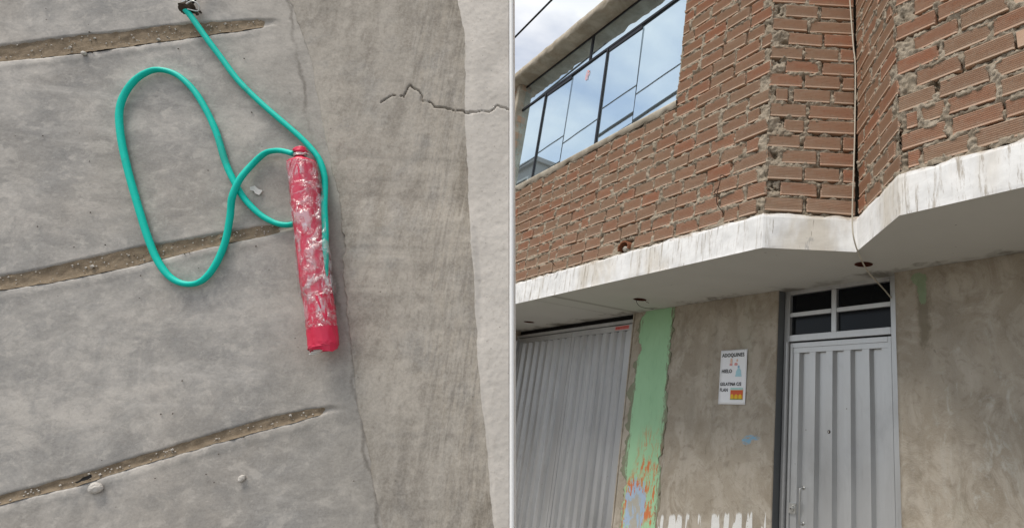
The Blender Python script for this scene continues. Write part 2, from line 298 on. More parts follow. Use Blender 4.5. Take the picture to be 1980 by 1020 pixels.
def mat_soffit():
    q = NM('soffit_paint'); x = q.xyz(); a = q.noise(2.2, 6, .6, .4); b = q.noise(11, 6, .65, .4)
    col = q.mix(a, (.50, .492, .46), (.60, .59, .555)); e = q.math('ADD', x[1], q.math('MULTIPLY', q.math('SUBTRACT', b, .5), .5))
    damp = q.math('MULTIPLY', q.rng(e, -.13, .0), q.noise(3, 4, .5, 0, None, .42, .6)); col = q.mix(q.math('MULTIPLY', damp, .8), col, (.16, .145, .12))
    ln = q.math('ABSOLUTE', q.math('ADD', x[0], 1.98)); ln = q.math('ADD', ln, q.math('MULTIPLY', b, .03))
    col = q.mix(q.math('MULTIPLY', q.rng(ln, .02, .075, 1, 0), .6), col, (.22, .205, .175))
    ln2 = q.math('ABSOLUTE', q.math('ADD', x[0], 2.30)); ln2 = q.math('ADD', ln2, q.math('MULTIPLY', b, .03)); col = q.mix(q.math('MULTIPLY', q.rng(ln2, .015, .045, 1, 0), .3), col, (.22, .21, .19))
    sp = q.math('MULTIPLY', q.rng(q.vor(16), .05, .12, 1, 0), q.noise(4, 3, .5, 0, None, .58, .64)); col = q.mix(q.math('MULTIPLY', sp, .7), col, (.12, .11, .10))
    q.bump(b, .15, .003); M['soffit'] = q.out(col, .85, 0, .2)
mat_soffit()
def mat_roof():
    q = NM('rough_cast_concrete'); a = q.noise(6, 6, .65, .4); f = q.noise(60, 5, .7); col = q.mix(q.rng(a, .3, .7), (.33, .285, .22), (.50, .455, .375)); col = q.mix(q.math('MULTIPLY', q.rng(f, .55, .75), .6), col, (.16, .135, .105)); q.bump(f, .6, .006); M['roof'] = q.out(col, .95, 0, .1)
mat_roof()
def mat_metal(name, base, streak=.25, rough=.42, metal=.55):
    q = NM(name); a = q.noise(5, 5, .6, .2, q.mapv((1, 1, .18))); f = q.noise(45, 4, .6, 0, q.mapv((1, 1, .1)))
    col = q.mix(a, tuple(c * (1 - streak) for c in base), tuple(min(.95, c * (1 + streak * .6)) for c in base)); col = q.mix(q.math('MULTIPLY', q.rng(f, .6, .75), .25), col, tuple(c * .55 for c in base))
    sp = q.math('MULTIPLY', q.rng(q.vor(7), .02, .05, 1, 0), q.noise(3, 3, .5, 0, None, .5, .56)); col = q.mix(q.math('MULTIPLY', sp, .7), col, (.12, .08, .06)); gm = q.noise(2.2, 7, .7, .6, q.mapv((1, 1, .6), (0, 0, 0), (3, 1, 2)), .5, .68); col = q.mix(q.math('MULTIPLY', gm, .22), col, tuple(c * .5 for c in base))
    q.bump(q.math('ADD', q.noise(2.4, 3), q.math('MULTIPLY', q.noise(9, 3), .15)), .25, .02); M[name] = q.out(col, q.rng(a, 0, 1, rough - .07, rough + .1), metal, .4)
mat_metal('silver_paint', (.58, .585, .585), .28, .36, .6); mat_metal('gate_paint', (.54, .545, .55), .34, .36, .62); mat_metal('dark_jamb', (.16, .17, .175), .2, .5, .4); mat_metal('chrome', (.62, .62, .60), .1, .28, .85)
simple('black_alu', (.010, .010, .013), .45, 0); simple('black_cable', (.012, .012, .013), .6); simple('cream_cable', (.50, .455, .37), .6)
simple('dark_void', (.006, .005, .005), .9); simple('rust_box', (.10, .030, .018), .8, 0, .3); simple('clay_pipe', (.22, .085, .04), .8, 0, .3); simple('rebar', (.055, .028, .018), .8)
simple('rubble', (.36, .33, .28), .95, 0, .3); simple('twig', (.06, .045, .032), .9, 0, .4); simple('pebble', (.52, .49, .45), .85, 0, .25); simple('paper_chip', (.66, .65, .62), .8, 0, .1); simple('black_leaf', (.012, .011, .011), .7)
simple('paper', (.88, .89, .91), .7, 0, .03); simple('ink', (.012, .012, .014), .6); simple('red_ink', (.55, .07, .06), .6); simple('wire_tie', (.55, .55, .53), .4, .6)
for nm, c in dict(pr_pink=(.75, .36, .34), pr_peach=(.80, .55, .42), pr_lblue=(.42, .68, .76), pr_blue=(.28, .50, .66), pr_red=(.66, .13, .06), pr_yel=(.78, .50, .04), pr_org=(.70, .25, .05), pr_grn=(.28, .34, .10), pr_teal=(.45, .66, .62)).items(): simple(nm, c, .65, 0, .15, 120)
simple('blue_smear', (.19, .38, .52), .8, 0, .2); simple('white_brush', (.74, .74, .73), .8, 0, .08); simple('moss_paint', (.20, .33, .17), .85, 0, .4, 20); simple('asphalt', (.06, .06, .062), .95, 0, .3, 8)
simple('pavement', (.22, .21, .19), .9, 0, .2, 4); simple('dirt', (.24, .20, .15), .95, 0, .25, 3); simple('far_wall', (.32, .32, .325), .9, 0, .15, 2); simple('far_frame', (.62, .63, .62), .6); simple('pole_concrete', (.38, .37, .35), .9)
def mat_hose():
    q = NM('green_pvc_hose'); a = q.noise(30, 4); f = q.noise(260, 3); col = q.mix(a, (.0, .50, .395), (.0, .62, .50)); col = q.mix(q.rng(f, .6, .8, 0, .35), col, (.04, .70, .58)); col = q.mix(q.math('MULTIPLY', q.noise(11, 5, .7, .4, None, .56, .66), .35), col, (.05, .20, .155)); q.bump(f, .2, .0006); M['hose'] = q.out(col, .5, 0, .25)
mat_hose()
def mat_red():
    q = NM('red_tape'); a = q.noise(14, 5, .6, .6); col = q.mix(a, (.62, .012, .052), (.78, .028, .10)); q.bump(q.noise(40, 5, .6, 1.5, q.mapv((1, 1, .6))), .35, .003); q.b.inputs['Coat Weight'].default_value = .3; q.b.inputs['Coat Roughness'].default_value = .25; M['red'] = q.out(col, .42, 0, .4)
mat_red()
def mat_film():
    q = NM('clear_film'); t = q.t; o = t.nodes['Material Output']; tr = t.nodes.new('ShaderNodeBsdfTransparent'); gl = t.nodes.new('ShaderNodeBsdfGlossy'); gl.inputs['Roughness'].default_value = .22
    tr.inputs['Color'].default_value = (.98, .97, .97, 1); df = t.nodes.new('ShaderNodeBsdfDiffuse'); df.inputs['Color'].default_value = (.90, .86, .88, 1)
    nv = t.nodes.new('ShaderNodeTexNoise'); nv.inputs['Scale'].default_value = 34; nv.inputs['Detail'].default_value = 4; q.L(q.tc.outputs['Object'], nv.inputs['Vector'])
    sc = t.nodes.new('ShaderNodeVectorMath'); sc.operation = 'SCALE'; sc.inputs['Scale'].default_value = .035; q.L(nv.outputs['Color'], sc.inputs[0]); ad = t.nodes.new('ShaderNodeVectorMath'); ad.operation = 'ADD'; q.L(q.mapv((1, 1, .55), (0, .5, 0)), ad.inputs[0]); q.L(sc.outputs[0], ad.inputs[1])
    cre = q.vor(55, 'DISTANCE_TO_EDGE', ad.outputs[0]); line = q.rng(cre, .0, .09, 1, 0); soft = q.noise(30, 5, .6, 1.8, q.mapv((1, 1, .6), (0, .5, 0)), .42, .62)
    bp = t.nodes.new('ShaderNodeBump'); bp.inputs['Strength'].default_value = .6; bp.inputs['Distance'].default_value = .004; q.L(q.math('ADD', cre, soft), bp.inputs['Height'])
    for sh in (gl,): q.L(bp.outputs['Normal'], sh.inputs['Normal'])
    m1 = t.nodes.new('ShaderNodeMixShader'); q.L(q.math('ADD', q.math('MULTIPLY', soft, .24), q.math('ADD', .05, q.math('MULTIPLY', q.math('MULTIPLY', line, q.noise(50, 3, .5, 0, None, .45, .6)), .35))), m1.inputs[0]); q.L(tr.outputs[0], m1.inputs[1]); q.L(gl.outputs[0], m1.inputs[2])
    m2 = t.nodes.new('ShaderNodeMixShader'); q.L(q.math('MULTIPLY', soft, .20), m2.inputs[0]); q.L(m1.outputs[0], m2.inputs[1]); q.L(df.outputs[0], m2.inputs[2]); q.L(m2.outputs[0], o.inputs['Surface']); M['film'] = q.m
mat_film()
def mat_glass():
    q = NM('reflective_window_glass'); a = q.noise(3, 4); q.bump(q.noise(.9, 2), .03, .02); col = q.mix(a, (.62, .745, .79), (.70, .82, .86)); M['glass'] = q.out(col, .015, .92, .5)
    q = NM('dark_pane'); M['pane'] = q.out((.004, .005, .007), .08, 0, .18)
mat_glass()

# ------------------------------------------------------------------ ground
def ground():
    g = link('ground', pyd('ground', [(-600, -600, -.008), (600, -600, -.008), (600, 600, -.008), (-600, 600, -.008)], [(0, 1, 2, 3)]), M['dirt']); tag(g, kind='structure')
    r = MB().box(-120, 120, -9.0, -1.2, -.30, -.004).build('road', M['asphalt']); tag(r, kind='structure')
    p = MB().box(-60, 40, -1.2, 3.35, -.3, .12, .02).build('pavement', M['pavement']); tag(p, kind='structure')
ground()

# ------------------------------------------------------------------ house
YW = 3.10; YU = 2.20; ZS = .93 + EYE; ZF = 1.155 + EYE; ZR = 3.67 + EYE
HB = Vector((-2.5, 3.1, .12))
house = empty('house', HB); tag(house, 'two-storey house with bare brick upper floor, white ledge and cement plastered ground floor', 'house')
def hpart(mb, name, mat, parent=None, smooth=False):
    return mb.build(name, mat, parent or house, HB, smooth)
FP = [(-8.2, 2.2), (-2.005, 2.2), (-1.607, 2.575), (-1.127, 2.19), (3.2, 2.19)]     # edge of the projecting floor slab

def build_slab():
    rows = []
    n_v = 15
    P = []
    for k in range(len(FP) - 1):
        a = np.array(FP[k]); b = np.array(FP[k + 1]); L = np.linalg.norm(b - a); n = max(4, int(L / .03)); d = (b - a) / L; nr = np.array([d[1], -d[0]])
        for i in range(n + (1 if k == len(FP) - 2 else 0)):
            t = i / n; p = a + (b - a) * t; e = min(1, min(t, 1 - t) * L / .05)
            P.append((p, nr, e, t * L + 10 * k))
    G = np.zeros((len(P) + 0, n_v, 3))
    for i, (p, nr, e, s) in enumerate(P):
        for j in range(n_v):
            t = j / (n_v - 1); z = ZS + (ZF - ZS) * t
            dsp = (fbm(s * 5, z * 6, 3) - .5) * .010 * e
            if j == n_v - 1: z += (fbm(s * 14, 1.3, 9) - .45) * .035; dsp = -.030
            elif j == n_v - 2: z += (fbm(s * 14, 1.3, 9) - .45) * .030; dsp -= .004
            elif j == 0: dsp = 0
            q = p + nr * dsp; G[i, j] = (q[0], q[1], z)
    me = gridmesh('ledge_face', G - np.array(HB)); slab = link('floor_slab', me, M['fascia'], house, smooth=True)
    me.polygons.foreach_set('use_smooth', np.zeros(len(me.polygons), dtype=bool))
    # soffit with round openings for the ceiling boxes
    bm = bmesh.new(); pl = [(x, y) for x, y in FP] + [(3.2, 3.34), (-8.2, 3.34)]; vs_ = [bm.verts.new((x, y, ZS)) for x, y in pl]
    for i in range(len(vs_)): bm.edges.new((vs_[i], vs_[(i + 1) % len(vs_)]))
    for cx, cy in BOXES:
        c = [bm.verts.new((cx + .052 * math.cos(a), cy + .052 * math.sin(a), ZS)) for a in np.linspace(0, 2 * math.pi, 20, endpoint=False)]
        for i in range(20): bm.edges.new((c[i], c[(i + 1) % 20]))
    bmesh.ops.triangle_fill(bm, use_beauty=True, use_dissolve=False, edges=bm.edges[:])
    me = bpy.data.meshes.new('soffit'); bm.to_mesh(me); bm.free()
    me.transform(Matrix.Translation(-HB)); s = link('soffit', me, M['soffit'], slab)
    for cx, cy in BOXES:
        b = MB(); n = 20; ring = [(math.cos(a), math.sin(a)) for a in np.linspace(0, 2 * math.pi, n, endpoint=False)]
        prof = [(.058, -.003), (.050, -.004), (.049, .045), (.0, .046)]; v = []; f = []
        for r, dz in prof: v += [(cx + r * c, cy + r * s_, ZS + dz) for c, s_ in ring]
        for i in range(len(prof) - 1): f += [(i * n + k, i * n + (k + 1) % n, (i + 1) * n + (k + 1) % n, (i + 1) * n + k) for k in range(n)]
        b.add(v, f); hpart(b, 'ceiling_box', M['rust_box'])
BOXES = [(-3.90, 2.72), (-6.15, 2.81), (-1.705, 2.82)]
build_slab()
w_ = MB().tube(catmull([(-3.905, 2.70, ZS + .02), (-3.90, 2.69, ZS - .03), (-3.87, 2.72, ZS - .07), (-3.80, 2.80, ZS - .085)], 6), .0022, 6); hpart(w_, 'box_wire', M['black_cable'])
w_ = MB().tube(catmull([(-3.88, 2.75, ZS + .02), (-3.87, 2.76, ZS - .012), (-3.86, 2.79, ZS - .025)], 5), .002, 6); hpart(w_, 'box_wire', M['black_cable'])

# --- bricks -------------------------------------------------------
PITCH = .1062; BH = .0815
def brick_mesh(L, seed, H=BH):
    r = random.Random(seed); prof = [(-H / 2, .0)]; ng = 7; lip = .008
    step = (H - lip - .003) / ng
    z = -H / 2 + lip
    for k in range(ng):
        prof += [(z, 0), (z + step * .20, .0042), (z + step * .55, .0042)]; z += step
    prof += [(z, 0), (H / 2, 0)]
    # y grows into the wall; three columns with chipped ends
    cols = [-L / 2, -L / 2 + .006, -L * .1, L / 2 - .006, L / 2]; V = []; F = []; n = len(prof)
    chipz = r.random() < .35; chipx = r.choice((0, 4))
    for ci, x in enumerate(cols):
        for (z, d) in prof:
            jx = (r.uniform(-.0025, .0025) if ci in (0, 4) else 0); dd = d + (.004 if ci in (0, 4) else 0)
            if chipz and ci == chipx and z > H * .12: dd += .012; jx += (.010 if ci == 0 else -.010)
            V.append((x + jx, dd + r.uniform(-.0004, .0004), z + (r.uniform(-.0015, .0015) if d == 0 and abs(z) > H * .45 else 0)))
    for c in range(4):
        for k in range(n - 1): F.append((c * n + k, (c + 1) * n + k, (c + 1) * n + k + 1, c * n + k + 1))
    b = len(V)
    V += [(-L / 2, .06, -H / 2), (L / 2, .06, -H / 2), (L / 2, .06, H / 2), (-L / 2, .06, H / 2)]
    F.append(tuple([c * n for c in range(4, -1, -1)] + [b, b + 1])); F.append(tuple([c * n + n - 1 for c in range(5)] + [b + 2, b + 3]))
    F.append(tuple([k for k in range(n - 1, -1, -1)] + [b, b + 3][:0] + [b, b + 3])); F.append(tuple([4 * n + k for k in range(n)] + [b + 2, b + 1]))
    me = pyd('brick', V, F); me.materials.append(M['brick']); return me
BR_FULL = [brick_mesh(.222, s) for s in range(9)]; BR_HALF = [brick_mesh(.11, 50 + s) for s in range(5)]
SHOW = []                                     # individual bricks: (in view)
def seen(p, margin=25):
    d = np.array([p[0], p[1], p[2] - EYE]); c = CR.T @ d
    if c[2] <= 0: return False
    x = 1487 + FPX * c[0] / c[2]; y = 510 - FPX * c[1] / c[2]
    return 995 - margin < x < 1980 + margin and -margin < y < 700
def layout(L, zlo, zhi, seed, off=0.0, ends=(0, 0), hole=None):
    r = random.Random(seed); out = []; k = 0; z = zlo
    while z + BH < zhi + .05:
        s = (0.0 if (k + int(off)) % 2 == 0 else -.125) + r.uniform(-.018, .018)
        e0 = ends[0] * (r.uniform(.045, .085) if (k + int(off)) % 2 else .004); e1 = ends[1] * (r.uniform(.05, .10) if (k + int(off)) % 2 == 0 else .006)
        while s < L:
            l = .220 + r.uniform(-.012, .012)
            if r.random() < .06: l = .12
            a, b = max(s, e0), min(s + l, L - e1); b = L - e1 if L - e1 - b < .085 else b; s += l + .015 + abs(r.gauss(0, .008))
            zj = z + r.uniform(-.004, .004)
            segs = [(a, b)]
            if hole and not (zj + BH < hole[2] or zj > hole[3]):
                segs = [q for q in ((a, min(b, hole[0])), (max(a, hole[1]), b)) if q[1] > q[0]]
            for (a, b) in segs:
                if b - a > .05: out.append((a, b, zj, zj + BH + r.uniform(-.003, .003)))
        z += PITCH; k += 1
    return out
def brick_face(A, B, zlo, zhi, seed, off=0, ends=(0, 0), hole=None, res=.009, voids=(), skip=()):
    A = np.array(A, float); B = np.array(B, float); L = np.linalg.norm(B - A); d = (B - A) / L; nin = np.array([-d[1], d[0]])   # into the wall
    bl = layout(L, zlo, zhi, seed, off, ends, hole)
    bl = [b for b in bl if not any(v[0] - v[2] < (b[0] + b[1]) / 2 < v[0] + v[2] and abs((b[2] + b[3]) / 2 - v[1]) < .06 for v in skip)]
    ns = int(L / res) + 1; nz_ = int((zhi - zlo + .02) / res) + 1
    S, Zg = np.meshgrid(np.linspace(0, L, ns), np.linspace(zlo - .02, zhi, nz_), indexing='ij')
    sdf = np.full(S.shape, .05)
    ds = L / (ns - 1); dz = (zhi - zlo + .02) / (nz_ - 1)
    for (a, b, z0, z1) in bl:
        i0 = max(0, int((a - .03) / ds)); i1 = min(ns, int((b + .03) / ds) + 2); j0 = max(0, int((z0 - zlo + .02 - .03) / dz)); j1 = min(nz_, int((z1 - zlo + .02 + .03) / dz) + 2)
        ss = S[i0:i1, j0:j1]; zz = Zg[i0:i1, j0:j1]
        q = np.maximum(np.abs(ss - (a + b) / 2) - (b - a) / 2, np.abs(zz - (z0 + z1) / 2) - (z1 - z0) / 2); sdf[i0:i1, j0:j1] = np.minimum(sdf[i0:i1, j0:j1], q)
    n1 = fbm(S * 22, Zg * 26, seed + 3, 5); n2 = fbm(S * 75, Zg * 75, seed + 5, 3); n3 = fbm(S * 5, Zg * 7, seed + 8, 3)
    mk = sstep(-.010, .001, sdf + (n1 - .55) * .040 + (n3 - .5) * .024)
    hgt = (-.034) * (1 - mk) + mk * (-.008 + (n1 - .45) * .036 + (n2 - .5) * .020 + (n3 - .5) * .012)
    hgt = np.where((n1 < .29) & (sdf > -.004), -.05, hgt)
    for (vs0, vz, rs, rz) in voids:
        e = ((S - vs0) / rs) ** 2 + ((Zg - vz) / rz) ** 2; hgt = np.where(e < 1, -.14, hgt)
    off_in = .014                              # wall stands back from the ledge face
    if hole:
        pass
    X = A[0] + d[0] * S + nin[0] * (off_in - hgt); Y = A[1] + d[1] * S + nin[1] * (off_in - hgt)
    P = np.stack([X, Y, Zg], -1) - np.array(HB)
    me = gridmesh('mortar', P)
    if hole:
        bm = bmesh.new(); bm.from_mesh(me); dl = []
        for f in bm.faces:
            c = f.calc_center_median(); s_ = (c.x + HB.x - A[0]) * d[0] + (c.y + HB.y - A[1]) * d[1]; z_ = c.z + HB.z
            if hole[0] < s_ < hole[1] and hole[2] < z_ < hole[3]: dl.append(f)
        bmesh.ops.delete(bm, geom=dl, context='FACES'); bm.to_mesh(me); bm.free()
    wall = link('brick_wall', me, M['mortar'], house)
    ang = math.atan2(d[1], d[0]); rest = MB(); r = random.Random(seed + 1); cnt = 0
    for (a, b, z0, z1) in bl:
        s = (a + b) / 2; z = (z0 + z1) / 2; pr = off_in - r.uniform(-.004, .0055)
        p = Vector((A[0] + d[0] * s + nin[0] * pr, A[1] + d[1] * s + nin[1] * pr, z)); l = b - a
        rot = (r.gauss(0, .012), r.gauss(0, .008), ang + r.gauss(0, .010))
        if seen(p):
            me = r.choice(BR_FULL) if l > .15 else r.choice(BR_HALF); base = .222 if l > .15 else .11
            o = link('brick', me, None, wall, p - HB, rot); o.scale = (l / base, 1, (z1 - z0) / BH); cnt += 1
        else:
            mt = Matrix.Translation(p - HB) @ Euler(rot).to_matrix().to_4x4(); h = (z1 - z0) / 2
            v = [mt @ Vector((x, y, zz)) for zz in (-h, h) for y in (0, .05) for x in (-l / 2, l / 2)]
            rest.add(v, [(0, 2, 3, 1), (4, 5, 7, 6), (0, 1, 5, 4), (2, 6, 7, 3), (0, 4, 6, 2), (1, 3, 7, 5)])
    if rest.v:
        o = rest.build('brick', M['brick'], wall); tag(o, kind='stuff')
    print('bricks', cnt, len(bl)); return wall
ZB = ZF + .012; ZT = ZR - .002
WX0, WX1, WZ0, WZ1 = -5.98, -2.962, 2.262 + EYE, ZR + .2
brick_face((-7.2, 2.2), (-2.005, 2.2), ZB, ZT, 21, 0, (0, 1), (WX0 + 7.2, WX1 + 7.2, WZ0, WZ1), .008,
           voids=[(-3.45 + 7.2, 1.20 + EYE, .085, .05), (-2.90 + 7.2, 1.195 + EYE, .035, .028), (-2.895 + 7.2, 1.235 + EYE, .02, .02)], skip=[(-3.45 + 7.2, 1.20 + EYE, .14)])
brick_face((-2.005, 2.2), (-1.607, 2.575), ZB, ZT, 33, 0, (1, 0), None, .006)
brick_face((-1.607, 2.575), (-1.127, 2.19), ZB, ZT, 35, 1, (0, 1), None, .006)
brick_face((-1.127, 2.19), (.5, 2.19), ZB, ZT, 37, 1, (1, 0), None, .0065)
back = MB().box(.5, 3.2, 2.21, 2.4, ZB, ZT).build('brick_wall', M['mortar'], house, HB)

# broken clay drain and loose bars in the lowest course
def drain():
    b = MB(); c = Vector((-3.435, 2.214, 1.185 + EYE)); R0, R1 = .064, .052; n = 18; V = []; F = []
    for i in range(n + 1):
        a = math.pi * (-.12 + 1.24 * i / n); jr = random.uniform(-.003, .003)
        for rr, yy in ((R0, -.02 + jr), (R1, -.02 + jr), (R1, .12), (R0, .12)): V.append((c.x + rr * 1.15 * math.cos(a), c.y + yy, c.z + rr * .8 * math.sin(a)))
    for i in range(n):
        for k in range(4): F.append((i * 4 + k, i * 4 + (k + 1) % 4, (i + 1) * 4 + (k + 1) % 4, (i + 1) * 4 + k))
    b.add(V, F); hpart(b, 'drain_pipe', M['clay_pipe'])
    bm = bmesh.new(); bmesh.ops.create_icosphere(bm, subdivisions=3, radius=1)
    for v in bm.verts:
        k = 1 + .5 * (fbm(v.co.x * 2 + 4, v.co.y * 2 + v.co.z * 3, 5) - .5); v.co = Vector((v.co.x * .034 * k, v.co.y * .03 * k, v.co.z * .024 * k))
    me = bpy.data.meshes.new('rubble'); bm.to_mesh(me); bm.free(); link('rubble', me, M['rubble'], house, c + Vector((.012, .01, -.012)) - HB)
    for pts in ([(-2.34, 2.20, 1.47), (-2.335, 2.14, 1.455), (-2.315, 2.12, 1.40), (-2.345, 2.13, 1.33), (-2.36, 2.15, 1.27), (-2.35, 2.20, 1.22)], [(-2.41, 2.2, 1.345), (-2.37, 2.13, 1.345), (-2.335, 2.13, 1.37)], [(-4.46, 2.19, 1.195), (-4.42, 2.13, 1.215), (-4.36, 2.12, 1.185)]):
        hpart(MB().tube(catmull([(x, y, z + EYE) for x, y, z in pts], 5), .0026, 6), 'tie_wire', M['rebar'])
drain()

# --- upper window -------------------------------------------------
def window():
    yg = 2.26; win = MB(); Z = lambda z: z + EYE
    # rails, head and mullions
    win.box(WX0, WX1 + .05, yg - .006, yg + .03, Z(3.340), Z(3.364)); win.box(WX0, WX1 + .05, yg - .004, yg + .03, Z(3.652), Z(3.672))
    fr = hpart(win, 'upper_window', M['black_alu'])
    for x in (-5.40, -4.18): hpart(MB().box(x - .013, x + .013, yg - .008, yg + .03, Z(2.275), Z(3.336)), 'mullion', M['black_alu'], fr)
    hpart(MB().box(-4.525, -4.493, yg - .006, yg + .03, Z(3.364), Z(3.65)), 'mullion', M['black_alu'], fr)
    for x0, x1 in ((-4.84, -4.20), (-5.42, -4.86), (-4.16, -3.62)):
        pass
    # thick dark head above the two sliding leaves
    for x0, x1 in ((-5.38, -4.85), (-4.16, -3.63)): hpart(MB().box(x0, x1, yg - .003, yg + .012, Z(3.300), Z(3.337)), 'sliding_track', M['black_alu'], fr)
    panes = [(WX0, -5.402, 0, 0), (-5.398, -4.84, .004, -.0015), (-4.838, -4.182, -.006, -.0035), (-4.178, -3.62, .003, .001), (-3.618, WX1 + .06, -.0045, -.0065)]
    for x0, x1, ry, rx in panes:
        cx = (x0 + x1) / 2; z0, z1 = Z(2.272), Z(3.342); zc = (z0 + z1) / 2
        b = MB().box(x0 - cx, x1 - cx, 0, .006, z0 - zc, z1 - zc); me = pyd('pane', b.v, b.f); o = link('pane', me, M['glass'], fr, Vector((cx, yg + .004, zc)) - HB, (rx, 0, ry))
    for x0, x1 in ((WX0, -4.526), (-4.492, WX1 + .06)): hpart(MB().box(x0, x1, yg + .002, yg + .008, Z(3.362), Z(3.653)), 'pane', M['glass'], fr)
    # thin pane edges
    for x in (-4.839, -3.619): hpart(MB().box(x - .0012, x + .0012, yg + .001, yg + .0035, Z(2.275), Z(3.30)), 'glass_edge', M['black_alu'], fr)
    # red sticker
    c = Vector((-4.52, yg - .001, Z(3.205))); st = MB(); V = []; F = []; n = 16
    for i in range(n + 1):
        a = math.pi * (-.25 + 1.5 * i / n)
        for rr in (1, .6): V.append((c.x + .030 * rr * math.cos(a), c.y, c.z + .042 * rr * math.sin(a) + .01))
    for i in range(n): F.append((2 * i, 2 * i + 1, 2 * i + 3, 2 * i + 2))
    st.add(V, F); st.box(c.x - .006, c.x + .008, c.y - .0005, c.y, c.z - .06, c.z + .012); st.box(c.x - .032, c.x - .018, c.y - .0005, c.y, c.z - .055, c.z); hpart(st, 'sticker', M['pr_pink'], fr)
    # mortar sill, ragged along its lower edge
    n = 150; xs = np.linspace(WX0 - .02, WX1 + .01, n); G = np.zeros((n, 5, 3))
    for i, x in enumerate(xs):
        rg = (fbm(x * 11, 3.3, 4, 4) - .5) * .10; G[i] = [(x, 2.212, Z(2.222) + rg * .6), (x, 2.203, Z(2.232) + rg * .5), (x, 2.200, Z(2.262)), (x, 2.20, Z(2.272)), (x, 2.30, Z(2.285))]
    me = gridmesh('sill', G - np.array(HB)); link('window_sill', me, M['roof'], fr)
    # left plastered jamb
    hpart(MB().box(WX0 - .085, WX0, 2.188, 2.30, Z(2.2), ZR - .003, .006), 'window_jamb', M['roof'], fr)
    hpart(MB().box(WX1, WX1 + .012, 2.218, 2.30, Z(2.262), ZR - .003), 'window_jamb', M['mortar'], fr)
window()
def roof():
    n = 420; xs = np.linspace(-7.4, 3.2, n); prof = [(2.34, 0), (2.118, 0), (2.106, .006), (2.104, .05), (2.10, .085), (2.13, .098), (6.5, .11)]; G = np.zeros((n, len(prof), 3))
    for i, x in enumerate(xs):
        for j, (y, z) in enumerate(prof):
            a = (fbm(x * 9, j * 3.7, 6, 4) - .5); G[i, j] = (x, y + (a * .030 if 1 <= j <= 5 else 0), ZR + z + (a * .030 if 2 <= j <= 5 else 0))
    link('roof_slab', gridmesh('roof', G - np.array(HB)), M['roof'], house)
roof()
hpart(MB().box(-7.2, 3.2, 2.80, 2.90, ZF, ZR - .004).box(-7.2, -7.1, 2.3, 6.4, .12, ZR - .004).box(3.1, 3.2, 2.7, 6.4, .12, ZR - .004), 'inner_wall', M['mortar'])

# --- ground floor -------------------------------------------------
def plaster_panel(x0, x1, name, mat, y=YW, ragl=0.0, ragr=0.0, seed=1, z0=.12, z1=ZS - .001, amp=.004, back_=.02, res=.022, curve=None, base_x=None):
    nx = max(6, int((x1 - x0) / res)); nz_ = int((z1 - z0) / res); G = np.zeros((nx + 3, nz_ + 1, 3)); zs = np.linspace(z0, z1, nz_ + 1)
    l = x0 + (fbm(zs * 4, 1.1, seed, 5) - .5) * ragl; r = x1 + (fbm(zs * 4, 5.1, seed, 5) - .5) * ragr
    if curve: l = np.interp(zs, curve[0], curve[1]) + (fbm(zs * 14, 1.1, seed, 6) - .5) * ragl; r = np.interp(zs, curve[0], curve[2]) + (fbm(zs * 14, 5.1, seed, 6) - .5) * ragr
    for i in range(nx + 1):
        t = i / nx; xx = l * (1 - t) + r * t; e = sstep(0, .06, np.minimum(t, 1 - t)); yy = y + (fbm(xx * 3, zs * 3, seed + 2) - .5) * amp * 2 + (fbm(xx * 12, zs * 12, seed + 4) - .5) * amp + (1 - e) * .002
        G[i + 1] = np.stack([xx, yy, zs], -1)
    G[0] = G[1] + np.array([0.004, back_, 0]); G[-1] = G[-2] + np.array([-.004, back_, 0])
    bx = Vector(base_x) if base_x else HB
    o = link(name, gridmesh(name, G - np.array(bx)), mat, house, bx - HB); o.data.polygons.foreach_set('use_smooth', np.ones(len(o.data.polygons), dtype=bool)); return o
XDL, XDR = -2.638, -1.643
cz = [0.12, .5, .586, .881, 1.129, 1.4, 1.74, 2.03, 2.22, 2.40, 2.5]
cl = [-4.447, -4.447, -4.447, -4.421, -4.431, -4.452, -4.47, -4.40, -4.40, -4.40, -4.40]; cr_ = [-3.86, -3.86, -3.859, -3.896, -3.905, -3.875, -3.905, -3.945, -3.908, -3.892, -3.89]
plaster_panel(-4.53, -3.80, 'ground_wall', M['plaster'], YW + .016, .0, .0, 3)                       # brown bed under the paint
plaster_panel(-4.45, -3.85, 'painted_pillar', M['green'], YW + .006, .20, .18, 8, curve=(cz, cl, cr_), base_x=(-4.17, 3.1, 0.0), res=.008, back_=.012)
plaster_panel(-3.87, XDL, 'ground_wall', M['plaster_left'], YW, .06, 0, 14, back_=.03, curve=([0.12, 2.5], [-3.875, -3.875], [XDL, XDL]), res=.016)
plaster_panel(XDR, 3.1, 'ground_wall', M['plaster_right'], YW, 0, 0, 19, back_=.03)
hpart(MB().box(-8.2, -7.12, YW - .004, YW + .2, .12, ZS - .002), 'ground_wall', M['plaster'])
# recess jambs; black backing paints in the shade of the lintel gap
hpart(MB().box(XDL - .02, XDL - .0015, YW + .012, YW + .5, .12, ZS + .10).box(XDR + .0015, XDR + .02, YW + .012, YW + .5, .12, ZS + .10), 'door_jamb', M['dark_jamb'])
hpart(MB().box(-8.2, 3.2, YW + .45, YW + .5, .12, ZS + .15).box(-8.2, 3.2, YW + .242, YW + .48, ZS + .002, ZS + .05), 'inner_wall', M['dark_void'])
hpart(MB().box(-4.545, -4.53, YW + .012, YW + .4, .12, ZS), 'gate_jamb', M['plaster'])

